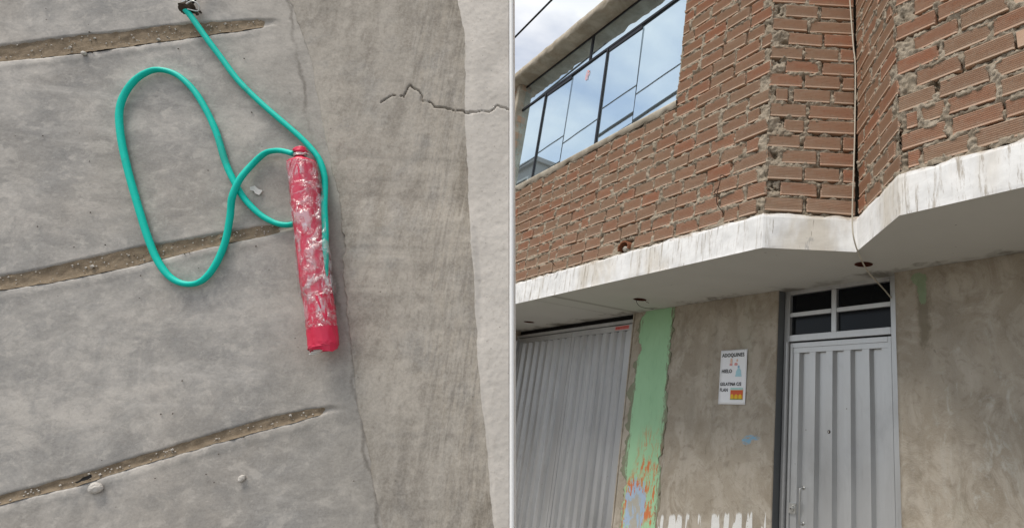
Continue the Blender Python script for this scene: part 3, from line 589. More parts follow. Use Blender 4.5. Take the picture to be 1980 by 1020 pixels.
# ---- corrugated sheet
def corrugated(x0, x1, z0, z1, y, dep=.034, rib=.055, bev=.016, per=.1493, first=None):
    xs = []; x = first if first is not None else x0
    pts = [(x0, 0.0)]
    while x + per <= x1 + .01:
        pts += [(x, 0), (x + rib, 0), (x + rib + bev, dep), (x + per - .010, dep)]; x += per
    pts += [(x, 0), (x1, 0)]
    pts = [p for i, p in enumerate(pts) if i == 0 or p[0] > pts[i - 1][0] + 1e-4]
    V = []; F = []
    nz_ = 7
    for (a, d) in pts:
        for k in range(nz_):
            t = k / (nz_ - 1); V.append((a, y + d + .0007 * math.sin(a * 31 + t * 5) * (0 < k < nz_ - 1), z0 + (z1 - z0) * t))
    for i in range(len(pts) - 1):
        for k in range(nz_ - 1): F.append((i * nz_ + k, (i + 1) * nz_ + k, (i + 1) * nz_ + k + 1, i * nz_ + k + 1))
    return V, F
def door():
    yd = 3.194; Z = lambda z: z + EYE; L = XDL + .003; Rr = XDR - .003; zt = Z(.948)
    f = MB().box(L, -2.585, yd - .012, yd + .05, .13, zt, .003).box(-1.722, Rr, yd - .012, yd + .05, .13, zt, .003)
    f.box(-2.584, -1.7225, yd - .012, yd + .05, Z(.902), zt, .003).box(-2.584, -1.7225, yd - .012, yd + .05, Z(.541), Z(.588), .003)
    f.box(-2.200, -2.157, yd - .010, yd + .04, Z(.589), Z(.901), .003).box(-2.584, -2.2015, yd - .009, yd + .04, Z(.729), Z(.76), .003).box(-2.1555, -1.7225, yd - .009, yd + .04, Z(.729), Z(.76), .003)
    f.box(-2.600, -2.585, yd - .03, yd - .0125, .13, Z(.54), .002)
    d = hpart(f, 'front_door', M['silver_paint'])
    for x0, x1 in ((-2.5835, -2.2005), (-2.1565, -1.723)):
        for z0, z1 in ((.590, .728), (.761, .900)): hpart(MB().box(x0, x1, yd + .02, yd + .026, Z(z0), Z(z1)), 'transom_pane', M['pane'], d)
    # leaf: corrugated sheet inside a flat rim
    lf = MB().box(-2.578, -2.553, yd - .004, yd + .04, .14, Z(.528), .002).box(-1.752, -1.727, yd - .004, yd + .04, .14, Z(.528), .002).box(-2.5525, -1.7525, yd - .004, yd + .04, Z(.493), Z(.528), .002)
    lf.box(-2.5525, -1.7525, yd + .002, yd + .036, Z(.455), Z(.492), .002)
    V, F = corrugated(-2.552, -1.753, .14, Z(.4545), yd + .006, first=-2.5515); lf.add(V, F); leaf = hpart(lf, 'door_leaf', M['silver_paint'], d)
    # pull handle
    hx = -2.43; p = [(hx, yd + .004, Z(-.478)), (hx, yd - .030, Z(-.478)), (hx, yd - .042, Z(-.490)), (hx, yd - .042, Z(-.59)), (hx, yd - .042, Z(-.692)), (hx, yd - .030, Z(-.704)), (hx, yd + .004, Z(-.704))]
    h = MB().tube(catmull(p, 4), .0062, 10)
    for z in (-.478, -.704): h.tube([(hx, yd + .004, Z(z)), (hx, yd - .004, Z(z))], .013, 12)
    hpart(h, 'door_handle', M['chrome'], d, True)
    # lock plate and cylinder
    lk = MB().box(-2.552, -2.488, yd - .012, yd + .0055, Z(-.652), Z(-.584), .003); lc = Vector((-2.520, yd - .012, Z(-.618)))
    lk.tube([lc, lc + Vector((0, -.010, 0))], [.024, .020], 18).tube([lc + Vector((0, -.0095, 0)), lc + Vector((0, -.016, 0))], [.012, .010], 14)
    for a, b in ((-.026, -.027), (.026, -.027), (-.026, .027), (.026, .027)): lk.tube([lc + Vector((a, .001, b)), lc + Vector((a, -.003, b))], .004, 8)
    hpart(lk, 'lock', M['chrome'], d); hpart(MB().tube([lc + Vector((0, -.0161, 0)), lc + Vector((0, -.0175, 0))], .0045, 8), 'keyhole', M['dark_void'], d)
    pk = Vector((-2.224, yd + .006, Z(-.097))); hpart(MB().tube([pk, pk + Vector((0, -.006, 0))], [.012, .010], 14), 'peephole', M['rebar'], d); hpart(MB().tube([pk + Vector((0, -.0061, 0)), pk + Vector((0, -.0075, 0))], .0055, 10), 'peephole_lens', M['chrome'], d)
door()
def gate():
    yg = 3.13; Z = lambda z: z + EYE; x0, xs, x1 = -7.10, -5.727, -4.5465
    fr = MB().box(x0, x1, yg - .01, yg + .05, Z(.838), Z(.874), .003).box(x0, x0 + .05, yg - .01, yg + .05, .13, Z(.837), .003)
    g = hpart(fr, 'garage_gate', M['gate_paint'])
    hpart(MB().box(x0 - .02, x1, yg + .03, yg + .06, Z(.8745), ZS + .02), 'head_gap_shade', M['dark_void'], g)  # black sheet, the shade over the gate put into its colour
    for a, b, n in ((x0 + .053, xs - .002, 8), (xs + .002, x1, 8)):
        lf = MB().box(a, b, yg, yg + .03, Z(.772), Z(.830), .002).box(a, a + .06, yg, yg + .03, .14, Z(.7715), .002).box(b - .05, b, yg, yg + .03, .14, Z(.7715), .002)
        V, F = corrugated(a + .0605, b - .0505, .14, Z(.771), yg + .006, per=(b - a - .111) / 7.4 if n == 8 else .15); lf.add(V, F); hpart(lf, 'gate_leaf', M['gate_paint'], g)
    hpart(MB().box(x0 + .02, x0 + .05, yg - .03, yg - .0105, Z(.66), Z(.79), .004).tube([(x0 + .052, yg - .026, Z(.65)), (x0 + .052, yg - .026, Z(.80))], .012, 10), 'hinge', M['silver_paint'], g)
    # faded red stencilled strip
    s = MB().box(-4.865, -4.62, yg - .0016, yg - .0006, Z(.783), Z(.822)); hpart(s, 'red_strip', M['pr_pink'], g); q = MB(); xx = -4.858
    rr = random.Random(4)
    while xx < -4.63:
        wd = rr.uniform(.004, .008); q.box(xx, xx + wd, yg - .0026, yg - .0017, Z(.788), Z(.818)); xx += wd + rr.uniform(.003, .007)
    q.box(-4.858, -4.78, yg - .0024, yg - .0017, Z(.800), Z(.806)).box(-4.74, -4.63, yg - .0024, yg - .0017, Z(.812), Z(.818)); hpart(q, 'red_print', M['red_ink'], g)
gate()
# ------------------------------------------------------------------ paper notice
def text(body, size, x, z, y, mat, parent, origin, bold=.0, sx=1.0):
    cu = bpy.data.curves.new('t', 'FONT'); cu.body = body; cu.size = size; cu.offset = bold; cu.extrude = .0003; cu.space_character = 1.06; cu.resolution_u = 3
    o = bpy.data.objects.new('t', cu); COL.objects.link(o); dg = bpy.context.evaluated_depsgraph_get(); me = bpy.data.meshes.new_from_object(o.evaluated_get(dg)); bpy.data.objects.remove(o)
    me.transform(Matrix.Translation(Vector((x, y, z)) - Vector(origin)) @ Matrix.Rotation(math.pi / 2, 4, 'X') @ Matrix.Diagonal((sx, 1, 1, 1))); me.materials.clear(); return link('lettering', me, mat, parent)
def notice():
    x0, x1, z0, z1 = -3.226, -2.930, .068 + EYE, .492 + EYE; y = YW - .0085; n = 9; mm = 17; G = np.zeros((n, mm, 3)); B = Vector((x0, y, z0))
    for i in range(n):
        for j in range(mm):
            u = i / (n - 1); v = j / (mm - 1); G[i, j] = (x0 + (x1 - x0) * u, y - .0010 * math.sin(u * 5 + v * 3) - .0012 * abs(v - .5 + .03) ** .5 + .001, z0 + (z1 - z0) * v)
    p = link('paper_notice', gridmesh('paper', G - np.array(B)), M['paper'], None, B, smooth=True)
    sm = p.modifiers.new('thickness', 'SOLIDIFY'); sm.thickness = .0003
    tag(p, 'white paper notice with black lettering taped on the plaster wall left of the door', 'notice'); yy = y - .0024
    text('ADOQUINES', .0415, -3.208, .438 + EYE, yy, M['ink'], p, B, .0008, 1.0); text('HIELO', .040, -3.204, .312 + EYE, yy, M['ink'], p, B, .0008, 1.0)
    text('GELATINA C/S', .0355, -3.214, .212 + EYE, yy, M['ink'], p, B, .0008, .98); text('FLAN', .037, -3.214, .166 + EYE, yy, M['ink'], p, B, .0008, 1.0)
    def pr(name, mat, x, w_, z, h, d=0, poly=None):
        Q = poly or [(0, 0), (1, 0), (1, 1), (0, 1)]; m_ = MB().prism([(x + w_ * a, z + EYE + h * b) for a, b in Q], lambda q, e: (q[0], e, q[1]), yy - d, yy - d + .0005); m_.build(name, mat, p, B)
    lolly = [(.1, 0), (.9, 0), (1, .45), (.85, .9), (.6, 1), (.35, 1), (.1, .85), (0, .4)]
    pr('printed_picture', M['pr_pink'], -3.118, .032, .368, .018, 0, lolly); pr('printed_picture', M['pr_peach'], -3.112, .024, .387, .040, 0, lolly); pr('printed_picture', M['pr_pink'], -3.065, .036, .368, .022, 0, lolly); pr('printed_picture', M['pr_peach'], -3.044, .018, .398, .020, 0, lolly)
    pr('printed_picture', M['pr_lblue'], -3.050, .072, .282, .064, 0, [(0, 0), (1, 0), (.9, .3), (.85, .7), (.6, 1), (.4, 1), (.12, .6), (.1, .25)]); pr('printed_picture', M['pr_blue'], -3.026, .020, .347, .020, 0, lolly)
    pr('printed_picture', M['pr_org'], -3.092, .136, .105, .090); pr('printed_picture', M['pr_teal'], -3.092, .136, .178, .018, .0006); pr('printed_picture', M['pr_red'], -3.088, .128, .140, .034, .0006)
    for k in range(3): pr('printed_picture', M['pr_yel'], -3.088 + k * .044, .034, .108, .038, .0012, lolly)
    pr('printed_picture', M['pr_grn'], -3.092, .136, .105, .007, .0018)
notice()

# ------------------------------------------------------------------ cables
def cable(name, pts, r, label, mat='black_cable', k=8, n=8):
    pts = catmull(pts, k); b = Vector(pts[0]); o = MB().tube(pts, r, n).build(name, M[mat], None, b, True); o.location = b; return tag(o, label, 'cable')
cable('hanging_cable', [(-1.60, 2.44, ZR - .02), (-1.588, 2.46, 3.05 + EYE), (-1.573, 2.47, 2.613 + EYE), (-1.552, 2.475, 2.25 + EYE), (-1.542, 2.48, 2.093 + EYE), (-1.549, 2.48, 1.665 + EYE), (-1.562, 2.48, 1.332 + EYE), (-1.577, 2.49, 1.10 + EYE), (-1.575, 2.505, .98 + EYE), (-1.60, 2.62, .895 + EYE), (-1.655, 2.80, .86 + EYE), (-1.70, 2.98, .845 + EYE), (-1.735, 3.13, .83 + EYE), (-1.715, 3.178, .785 + EYE), (-1.705, 3.20, .77 + EYE)], .0046, 'cream cable hanging down the brick corner and into the transom over the door', 'cream_cable', 6)
K = (4.52 + 1) / 7.52
def street_cable(name, a, b, r, label, sag=.0):
    a = np.array(a); b = np.array(b); d = (b - a) / (b[0] - a[0]); P = [a + d * (x - a[0]) + np.array([0, 0, -sag * (1 - ((x + 10) / 28) ** 2)]) for x in np.linspace(-38, 18, 15)]
    return cable(name, P, r, label, 'black_cable', 2, 8)
street_cable('street_cable', (-13.885, -1, 6.263 + EYE), (-7.474, -1, 6.653 + EYE), .014, 'single dark overhead cable mirrored across the middle of the upper window')
street_cable('street_cable', (-11.81, -1, 5.664 + EYE), (-7.469, -1, 6.013 + EYE), .034, 'thick dark overhead cable bundle mirrored low in the upper window')
street_cable('street_cable', (-8.81, -1, 5.708 - .02 + EYE), (-7.444, -1, 5.835 - .02 + EYE), .008, 'thin overhead cable mirrored just under the thick bundle in the window')
street_cable('street_cable', (-8.81, -1, 5.60 + EYE), (-7.444, -1, 5.735 + EYE), .006, 'lowest thin overhead cable mirrored at the window corner')
cable('roof_cable', [(x, 1.9, 3.955 + EYE + (x + 5.61) * .0576) for x in np.linspace(-37, 17, 9)], .010, 'dark cable crossing the sky above the roof edge', 'black_cable', 2)
def pole(x, label):
    p = empty('utility_pole', (x, -.98, .12)); tag(p, label, 'pole', 'poles carrying the street cables')
    MB().tube([(0, 0, 0), (0, 0, 11)], [.17, .10], 14).build('shaft', M['pole_concrete'], p, smooth=True); MB().box(-.06, .06, -.8, 3.0, 9.2, 9.32, .01).box(-.06, .06, -.5, 3.0, 5.2, 5.3, .01).build('crossarm', M['pole_concrete'], p)
pole(-38, 'concrete utility pole far down the street at the left'); pole(18, 'concrete utility pole behind the viewer at the right')
def opposite():
    b = empty('opposite_building', (-34, -11, 0)); tag(b, 'grey flat-roofed building mirrored in the bottom left window pane', 'building')
    MB().box(-8, 6.9, -5, 4, 0, 14.2).build('wall', M['far_wall'], b)
    MB().box(-8.2, 7.1, -5.2, 4.2, 14.202, 14.45).build('roof', M['far_wall'], b)
    for z in (1.2, 4.3, 7.4, 11.9):
        for x in (-6, -2, 2, 5.2):
            w_ = MB().box(x - .9, x + .9, 4.002, 4.05, z, z + 1.5).build('window', M['pane'], b); MB().box(x - 1, x - .9, 4.002, 4.12, z - .1, z + 1.6).box(x + .9, x + 1, 4.002, 4.12, z - .1, z + 1.6).box(x - .9, x + .9, 4.002, 4.12, z + 1.5, z + 1.6).build('window_frame', M['far_frame'], w_)
opposite()

# ------------------------------------------------------------------ concrete floor with the kerb
SO = Vector((-.98298, .68829, EYE)); SR = math.radians(55); SM = Matrix.Translation(SO) @ Matrix.Rotation(SR, 4, 'Z')
def slab_obj(name, me, mat, c=(0, 0, 0), smooth=False):
    """mesh given in floor coordinates (along, -height above the floor, across)"""
    c = Vector(c); me.transform(Matrix.Translation(-c)); o = link(name, me, mat, smooth=smooth); o.matrix_world = SM @ Matrix.Translation(c); return o
ZA = np.concatenate([np.linspace(-1.38, -.30, 24), np.arange(-.2975, 1.0, .0026), [1.02, 1.06]])
footS = [(-.8036, .8277), (-.7325, .6864), (-.6532, .4808), (-.6201, .3936), (-.5967, .3408), (-.5807, .288), (-.572, .2356), (-.554, .1647), (-.5267, .0866), (-.4978, -.0081), (-.4672, -.0812), (-.4406, -.1525), (-.4114, -.222)]
capS = [(-.4656, .87), (-.4365, .7809), (-.417, .6795), (-.4041, .5933), (-.383, .4995), (-.3655, .4086), (-.3439, .3215), (-.324, .2372), (-.3032, .1355), (-.2815, .0382), (-.2619, -.0368), (-.242, -.1095), (-.2164, -.2145)]
def cf(pts, z):
    a = np.array(pts)[::-1]; zz = np.concatenate([[-1.5], a[:, 1], [1.2]]); ss = np.concatenate([[a[0, 0] + .22 * (a[0, 1] + 1.5)], a[:, 0], [a[-1, 0] - .3 * (1.2 - a[-1, 1])]]); return np.interp(z, zz, ss)
def endS(z): return -.3619 + (.8962 - z) * .15447
J = [([(-2.45, .12), (-1.45, .52), (-1.2221, .6184), (-1.1408, .6554), (-1.0464, .694), (-.9622, .73), (-.8882, .754), (-.8214, .7752)], [(-2.45, .09), (-1.45, .49), (-1.2117, .5865), (-1.1289, .617), (-1.0358, .6576), (-.9529, .6958), (-.8814, .7274), (-.8172, .7579)]),
     ([(-2.45, -.31), (-1.45, .05), (-1.0797, .1829), (-1.0164, .2061), (-.9183, .2506), (-.8101, .2883), (-.7498, .3112), (-.6858, .3297)], [(-2.45, -.33), (-1.45, .03), (-1.0719, .1589), (-1.0076, .1778), (-.9086, .2171), (-.8041, .2653), (-.7441, .2887), (-.682, .314)]),
     ([(-2.45, -.675), (-1.45, -.335), (-.9647, -.1688), (-.8754, -.1376), (-.7816, -.0984), (-.6809, -.0564), (-.6012, -.0278), (-.5386, -.0144)], [(-2.45, -.69), (-1.45, -.35), (-.9602, -.1826), (-.8705, -.1536), (-.7774, -.1134), (-.676, -.0755), (-.5967, -.0467), (-.5366, -.0236)])]
def jf(j, s):
    u, l = J[j]; return np.interp(s, *zip(*u)) + (fbm(s * 40, 1.7, 3 + j) - .5) * .004, np.interp(s, *zip(*l)) + (fbm(s * 40, 7.7, 5 + j) - .5) * .005
def floor():
    sa = np.concatenate([np.linspace(-2.4, -1.30, 14), np.arange(-1.295, -.30, .0026), np.linspace(-.29, 0.15, 14)])
    S, Z = np.meshgrid(sa, ZA, indexing='ij'); S = np.minimum(S, (cf(footS, ZA) + .05)[None] + (S + .5) * .02); H = (fbm(S * 5, Z * 5, 2, 4) - .5) * .0016 + (fbm(S * 60, Z * 60, 4, 4) - .5) * .0007
    ca, sa_ = math.cos(.38), math.sin(.38); U = S * ca + Z * sa_; V = -S * sa_ + Z * ca
    H += (fbm(U * 3, V * 26, 12, 3) - .5) * .0006                       # trowel ridges
    for j in range(3):
        up, lo = jf(j, S); e = np.minimum(up - Z, Z - lo); fade = sstep(-.01, .06, J[j][0][-1][0] + .02 - S + (fbm(S * 60, Z * 60, 51, 3) - .5) * .04); H -= .0065 * sstep(-.0025, .005, e) * fade
        H += .0010 * np.exp(-((Z - lo + .012) / .008) ** 2) * fade
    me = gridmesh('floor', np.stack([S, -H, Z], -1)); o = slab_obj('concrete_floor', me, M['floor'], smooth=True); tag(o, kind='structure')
    b = MB().prism([(-2.4, -1.38), (endS(-1.38) - .03, -1.38), (endS(1.06) - .03, 1.06), (-2.4, 1.06)], lambda q, e: (q[0], e, q[1]), .016, .06); me = pyd('bed', b.v, b.f); q = link('slab_bed', me, M['riser'], o)
    for j in range(3):
        s_ = np.arange(-2.4, J[j][0][-1][0] - .002, .0035); up, lo = jf(j, s_); t = np.linspace(0, 1, 9); G = np.zeros((len(s_), 9, 3))
        for k in range(9):
            z = lo + (up - lo) * t[k]; h = -.0026 + (fbm(s_ * 120, z * 120, 20 + j, 3) - .5) * .005 - .005 * sstep(.02, 0, J[j][0][-1][0] - s_) + (fbm(s_ * 22, z * 22, 26 + j, 3) - .5) * .004 + .003 * (abs(t[k] - .45) * 2) ** 2 * (1 if t[k] < .45 else .3); G[:, k] = np.stack([s_, -h, z], -1)
        sj = link('sand_joint', gridmesh('sand', G), M['sand'], o)
        r = random.Random(30 + j); g = MB()
        for k in range(120):
            s = r.uniform(-1.30, J[j][0][-1][0] - .02); u, l = jf(j, np.array([s])); z = r.uniform(l[0] + .004, u[0] - .003); a = r.uniform(.0008, .0019) * (2.0 if r.random() < .05 else 1); c = Vector((s, .0014 - a * .5, z))
            v = [c + Vector(d_) * a * r.uniform(.7, 1.3) for d_ in ((1, 0, 0), (-1, 0, 0), (0, 1, 0), (0, -1, 0), (0, 0, 1), (0, 0, -1))]
            g.add(v, [(0, 2, 4), (2, 1, 4), (1, 3, 4), (3, 0, 4), (2, 0, 5), (1, 2, 5), (3, 1, 5), (0, 3, 5)])
        tag(g.build('grit', M['pebble'], sj), kind='stuff')
    return o
floor()
CRK = [([(-.5782, .6068), (-.5686, .616), (-.5621, .6223), (-.5437, .6271), (-.5331, .6229), (-.527, .6518), (-.5075, .643), (-.498, .6297), (-.4936, .6167), (-.4752, .6139), (-.4635, .6049), (-.4435, .6048), (-.4271, .5978), (-.4072, .6002), (-.402, .5944), (-.3733, .6027), (-.3582, .6042), (-.3435, .6221), (-.3189, .6177), (-.30, .61)], .0011)]
def crack_depth(S, Z):
    D = np.zeros(S.shape)
    for pts, wd in CRK:
        sel = (S > min(p[0] for p in pts) - .02) & (S < max(p[0] for p in pts) + .02) & (Z > min(p[1] for p in pts) - .02) & (Z < max(p[1] for p in pts) + .02)
        if not sel.any(): continue
        s, z = S[sel], Z[sel]; d = np.full(s.shape, 9.)
        s = s + (fbm(s * 90, z * 90, 6, 2) - .5) * .006; z = z + (fbm(s * 90, z * 90, 8, 2) - .5) * .006
        for a, b in zip(pts[:-1], pts[1:]):
            a = np.array(a); b = np.array(b); ab = b - a; t = np.clip(((s - a[0]) * ab[0] + (z - a[1]) * ab[1]) / (ab @ ab), 0, 1); d = np.minimum(d, np.hypot(s - a[0] - t * ab[0], z - a[1] - t * ab[1]))
        D[sel] = np.maximum(D[sel], .009 * (1 - sstep(wd * .5, wd * 1.3, d)))
    return D
def kerb():
    nu = 150; T = np.linspace(0, 1, nu)[:, None]; Z = np.repeat(ZA[None], nu, 0); fs = cf(footS, ZA) + (fbm(ZA * 45, ZA * 0 + 2, 7, 5) - .5) * (.006 + .012 * sstep(.1, .2, ZA) * sstep(.45, .36, ZA)); cs = cf(capS, ZA) + (fbm(ZA * 45, ZA * 0 + 9, 4, 5) - .5) * .005
    S = fs[None] * (1 - T) + cs[None] * T; H = .0003 + .0497 * T ** 1.25; lip = (.0055 * sstep(.12, .22, ZA) * sstep(.40, .34, ZA) + .0012 * sstep(.4, .6, fbm(ZA * 7, ZA * 0 + 3, 15, 3)))[None] * sstep(0, .012, T)
    H = H + lip + ((fbm(S * 6, Z * 3, 31, 4) - .5) * .001 + (fbm(S * 90, Z * 6, 33, 3) - .5) * .0003 + (fbm(S * 70, Z * 70, 34, 4) - .5) * .0010) * sstep(0, .06, T); H[0] = -.006
    H = H - crack_depth(S, Z)
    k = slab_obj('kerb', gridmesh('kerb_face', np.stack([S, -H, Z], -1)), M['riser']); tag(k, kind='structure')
    nc = 62; T = np.linspace(0, 1, nc)[:, None]; es = endS(ZA); Z2 = np.repeat(ZA[None], nc, 0); S2 = cs[None] * (1 - T) + es[None] * T
    hc = .0525 + (fbm(S2 * 9, Z2 * 9, 41, 4) - .5) * .0015 + (fbm(S2 * 90, Z2 * 90, 43, 4) - .5) * .0011 - .003 * (1 - sstep(0, .3, T)) * fbm(S2 * 40, Z2 * 40, 45, 4); wv = sstep(0, .22, T); H2 = H[-1][None] * (1 - wv) + hc * wv; H2[1:] = H2[1:] - crack_depth(S2, Z2)[1:]; H2[-1] = .0505
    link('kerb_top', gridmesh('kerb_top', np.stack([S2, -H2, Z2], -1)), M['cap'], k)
    zs = np.array([-1.38, -.6, .2, 1.06]); G = np.zeros((4, 6, 3))
    for i, z in enumerate(zs):
        e = endS(z); G[i] = [(e + .0003, -.0510, z), (e + .0008, -.0530, z), (e + DIVIDER_W, -.0530, z), (e + DIVIDER_W, -.0450, z), (e + .0002, -.0448, z), (e, .012, z)]
    link('divider_strip', gridmesh('divider_strip', G, True), M['white'], k)  # white divider strip added between floor and house, no real part of the kerb
DIVIDER_W = .0082
kerb()

# ------------------------------------------------------------------ hose, red bundle, small things on the floor
def hose(name, pts, label, r=.0053):
    P = catmull([(s, -h, z) for s, z, h in pts], 8); c = Vector(P[len(P) // 2]); b = MB().tube(P, list(r * (1 + .10 * (fbm(np.arange(len(P)) * .35, np.arange(len(P)) * 0 + 2.5, 9, 3) - .5))), 14); o = slab_obj(name, pyd(name, b.v, b.f), M['hose'], c, True)
    return tag(o, label, 'hose')
B_ = [(-.7148, .4675), (-.733, .4692), (-.7536, .4636), (-.7692, .4386), (-.7771, .4019), (-.78, .3634), (-.7773, .3265), (-.7738, .2748), (-.7781, .2286), (-.7904, .1996), (-.8119, .1917), (-.838, .2019), (-.8657, .2315), (-.8937, .2762), (-.927, .3383), (-.9571, .3968), (-.9848, .4569), (-1.0031, .5088), (-1.0072, .5475), (-.9997, .5835), (-.9832, .6067), (-.9641, .6131), (-.9368, .6057), (-.9041, .5791), (-.872, .5386), (-.8428, .4921), (-.8166, .4402), (-.7948, .4048), (-.7691, .3703), (-.7362, .3402), (-.7068, .3247), (-.6847, .3221), (-.6649, .3299)]
hB = [.024, .018, .011, .009, .016, .016, .010] + [.0075] * 26
hose('looped_hose', [(-.695, .462, .03)] + [(s, z, h) for (s, z), h in zip(B_, hB)], 'green plastic hose looping across the concrete floor left of the red bundle')
A_ = [(-.945, .7363, .016), (-.9096, .6946, .013), (-.8748, .6552, .010), (-.8385, .6148, .009), (-.7933, .5756, .009), (-.7495, .5421, .009), (-.7112, .5135, .009), (-.6829, .489, .009), (-.6602, .4632, .010), (-.6443, .4308, .011), (-.6357, .4026, .014), (-.6228, .3617, .024), (-.6086, .3182, .030), (-.5980, .2768, .033), (-.5890, .2361, .033), (-.5825, .2002, .034), (-.582, .185, .028)]
hose('straight_hose', [(-.956, .748, .018)] + A_, 'green plastic hose running from the wire tie down to the side of the red bundle')
BAX = [(-.6829, .4545), (-.6724, .4301), (-.6492, .3565), (-.6219, .2751), (-.6024, .2156), (-.5816, .1575), (-.5638, .1005), (-.5610, .0895)]
def bundle():
    HC = .0285; C = np.array(catmull([(s, -HC, z) for s, z in BAX], 14)); n = len(C); nk = 56; cen = Vector((-.62, -.028, .27))
    bd = tag(empty('red_bundle', (0, 0, 0)), 'red tape wrapped tube tied at the top and partly covered in clear film', 'bundle'); bd.matrix_world = SM @ Matrix.Translation(cen)
    dirv = C[-1] - C[0]; dirv /= np.linalg.norm(dirv); up = np.array([0, -1, 0.]); sd_ = np.cross(dirv, up); Lx = np.linalg.norm(C[-1] - C[0])
    def shell(r_of, lo, hi, seed, crumple, nlen=130, ext=None):
        T = np.linspace(lo, hi, nlen); A = np.linspace(0, 2 * math.pi, nk + 1); G = np.zeros((nlen, nk + 1, 3)); ii = T * (n - 1)
        for i, t in enumerate(T):
            k = min(n - 2, int(ii[i])); f = ii[i] - k; c = C[k] * (1 - f) + C[k + 1] * f
            for j, a in enumerate(A):
                aa = a % (2 * math.pi); x = math.cos(aa) * 2 + 7; y = math.sin(aa) * 2 + 7
                nn = fbm(x * 1.6 + t * 2.2, y * 1.6 + t * 9, seed, 3) - .5; rd = abs(fbm(x * 2.4 + t * 11, y * 2.4 - t * 7, seed + 5, 2) - .5) * 2
                r = r_of(t) * (1 + (ext(t, aa) if ext else 0)) + crumple * (nn * 1.2 - rd * 1.0 + .25); q = c + (up * math.sin(aa) + sd_ * math.cos(aa)) * r; q[1] = min(q[1], -.004); G[i, j] = q - np.array(cen)
        return gridmesh('shell', G)
    rr = lambda t: .0225 * (1 - .62 * (1 - sstep(-.02, .085, t)) ** 1.5)
    body = link('tape_body', shell(rr, 0, 1, 3, .0018), M['red'], bd, smooth=True)
    e = Vector(C[-1]) - cen; dv = Vector(dirv); sv = Vector(sd_); uv = Vector(up)
    # torn lower end: flap and white core
    b = MB(); N = 26; ring = []
    for k in range(N):
        a = 2 * math.pi * k / N; ring.append((a, .0222 + random.uniform(-.001, .0008), .002 + .009 * max(0, math.cos(a - 2.5)) ** 3 + random.uniform(0, .0025)))
    v = [tuple(e + (uv * math.sin(a) + sv * math.cos(a)) * r * .995) for a, r, l in ring] + [tuple(e + (uv * math.sin(a) + sv * math.cos(a)) * r * .90 + dv * l) for a, r, l in ring] + [tuple(e + (uv * math.sin(a) + sv * math.cos(a)) * r * .40 + dv * (l * .2)) for a, r, l in ring]
    b.add(v, [(i * N + k, i * N + (k + 1) % N, (i + 1) * N + (k + 1) % N, (i + 1) * N + k) for i in range(2) for k in range(N)] + [tuple(range(2 * N, 3 * N))]); b.build('torn_end', M['red'], bd, smooth=False)
    w_ = MB()
    for k in range(3):
        p0 = e + dv * (.0035 + .001 * k) + uv * (.012 - .003 * k) + sv * (-.008 + .005 * k); w_.tube([p0, p0 + sv * .009 + dv * .003, p0 + sv * .018 + dv * .001 * k], [.0022, .0032, .0015], 6)
    w_.build('white_core', M['paper_chip'], bd)
    # twisted top knot and its wire tie
    t0 = Vector(C[0]) - cen; kn = MB(); pts = [t0 + dv * .004, t0 - dv * .003, t0 - dv * .008, t0 - dv * .014 - sv * .001, t0 - dv * .021 - sv * .001, t0 - dv * .025]; kn.tube(catmull([tuple(p) for p in pts], 4), list(np.interp(np.linspace(0, 1, 21), [0, .2, .35, .6, .85, 1], [.012, .0072, .0072, .0105, .0095, .003])), 14)
    kv = []
    for i, p in enumerate(kn.v):
        h = fbm(np.array(p[0] * 240 + 9), np.array(p[2] * 240 + p[1] * 130 + 9), 4, 2) - .5; kv.append((p[0] + h * .006, p[1] + h * .005, p[2] + h * .003))
    kn.v = kv; kn.build('top_knot', M['red'], bd, smooth=True)
    tb = MB(); c0 = t0 - dv * .0055
    for q in range(2): tb.tube([tuple(c0 - dv * .0028 * q + (uv * math.sin(a) + sv * math.cos(a)) * .0088) for a in np.linspace(0, 2 * math.pi, 18)], .0017, 6)
    tb.tube([tuple(c0 - sv * .007 + uv * .006), tuple(c0 - sv * .013 + uv * .007 - dv * .002), tuple(c0 - sv * .016 + uv * .002)], .0016, 6); tb.build('wire_tie', M['wire_tie'], bd)
    # folds round the neck
    fo = MB()
    for k in range(9):
        a = math.pi * (.05 + .9 * k / 8); d0 = uv * math.sin(a) + sv * math.cos(a); fo.tube([tuple(t0 + dv * .002 + d0 * .010), tuple(t0 + dv * .012 + d0 * .0195), tuple(t0 + dv * .024 + d0 * .0218)], [.0016, .0022, .0006], 6)
    fo.build('neck_folds', M['red'], bd, smooth=True)
    # clear film: sleeve over the middle, and a tighter wrap below it
    def ext(t, a):
        d0 = (a - (math.pi - .2) + math.pi) % (2 * math.pi) - math.pi; d1 = (a + math.pi) % (2 * math.pi) - math.pi; return .27 * math.exp(-(d0 / .45) ** 2) * float(sstep(.12, .25, np.array(t))) + .16 * math.exp(-(d1 / .35) ** 2) * float(sstep(.3, .55, np.array(t)))
    link('clear_film', shell(lambda t: .0240, .085, .655, 13, .0022, 170, ext), M['film'], bd, smooth=False); link('clear_film', shell(lambda t: .0234, .56, .79, 23, .0014, 110), M['film'], bd, smooth=False)
bundle()
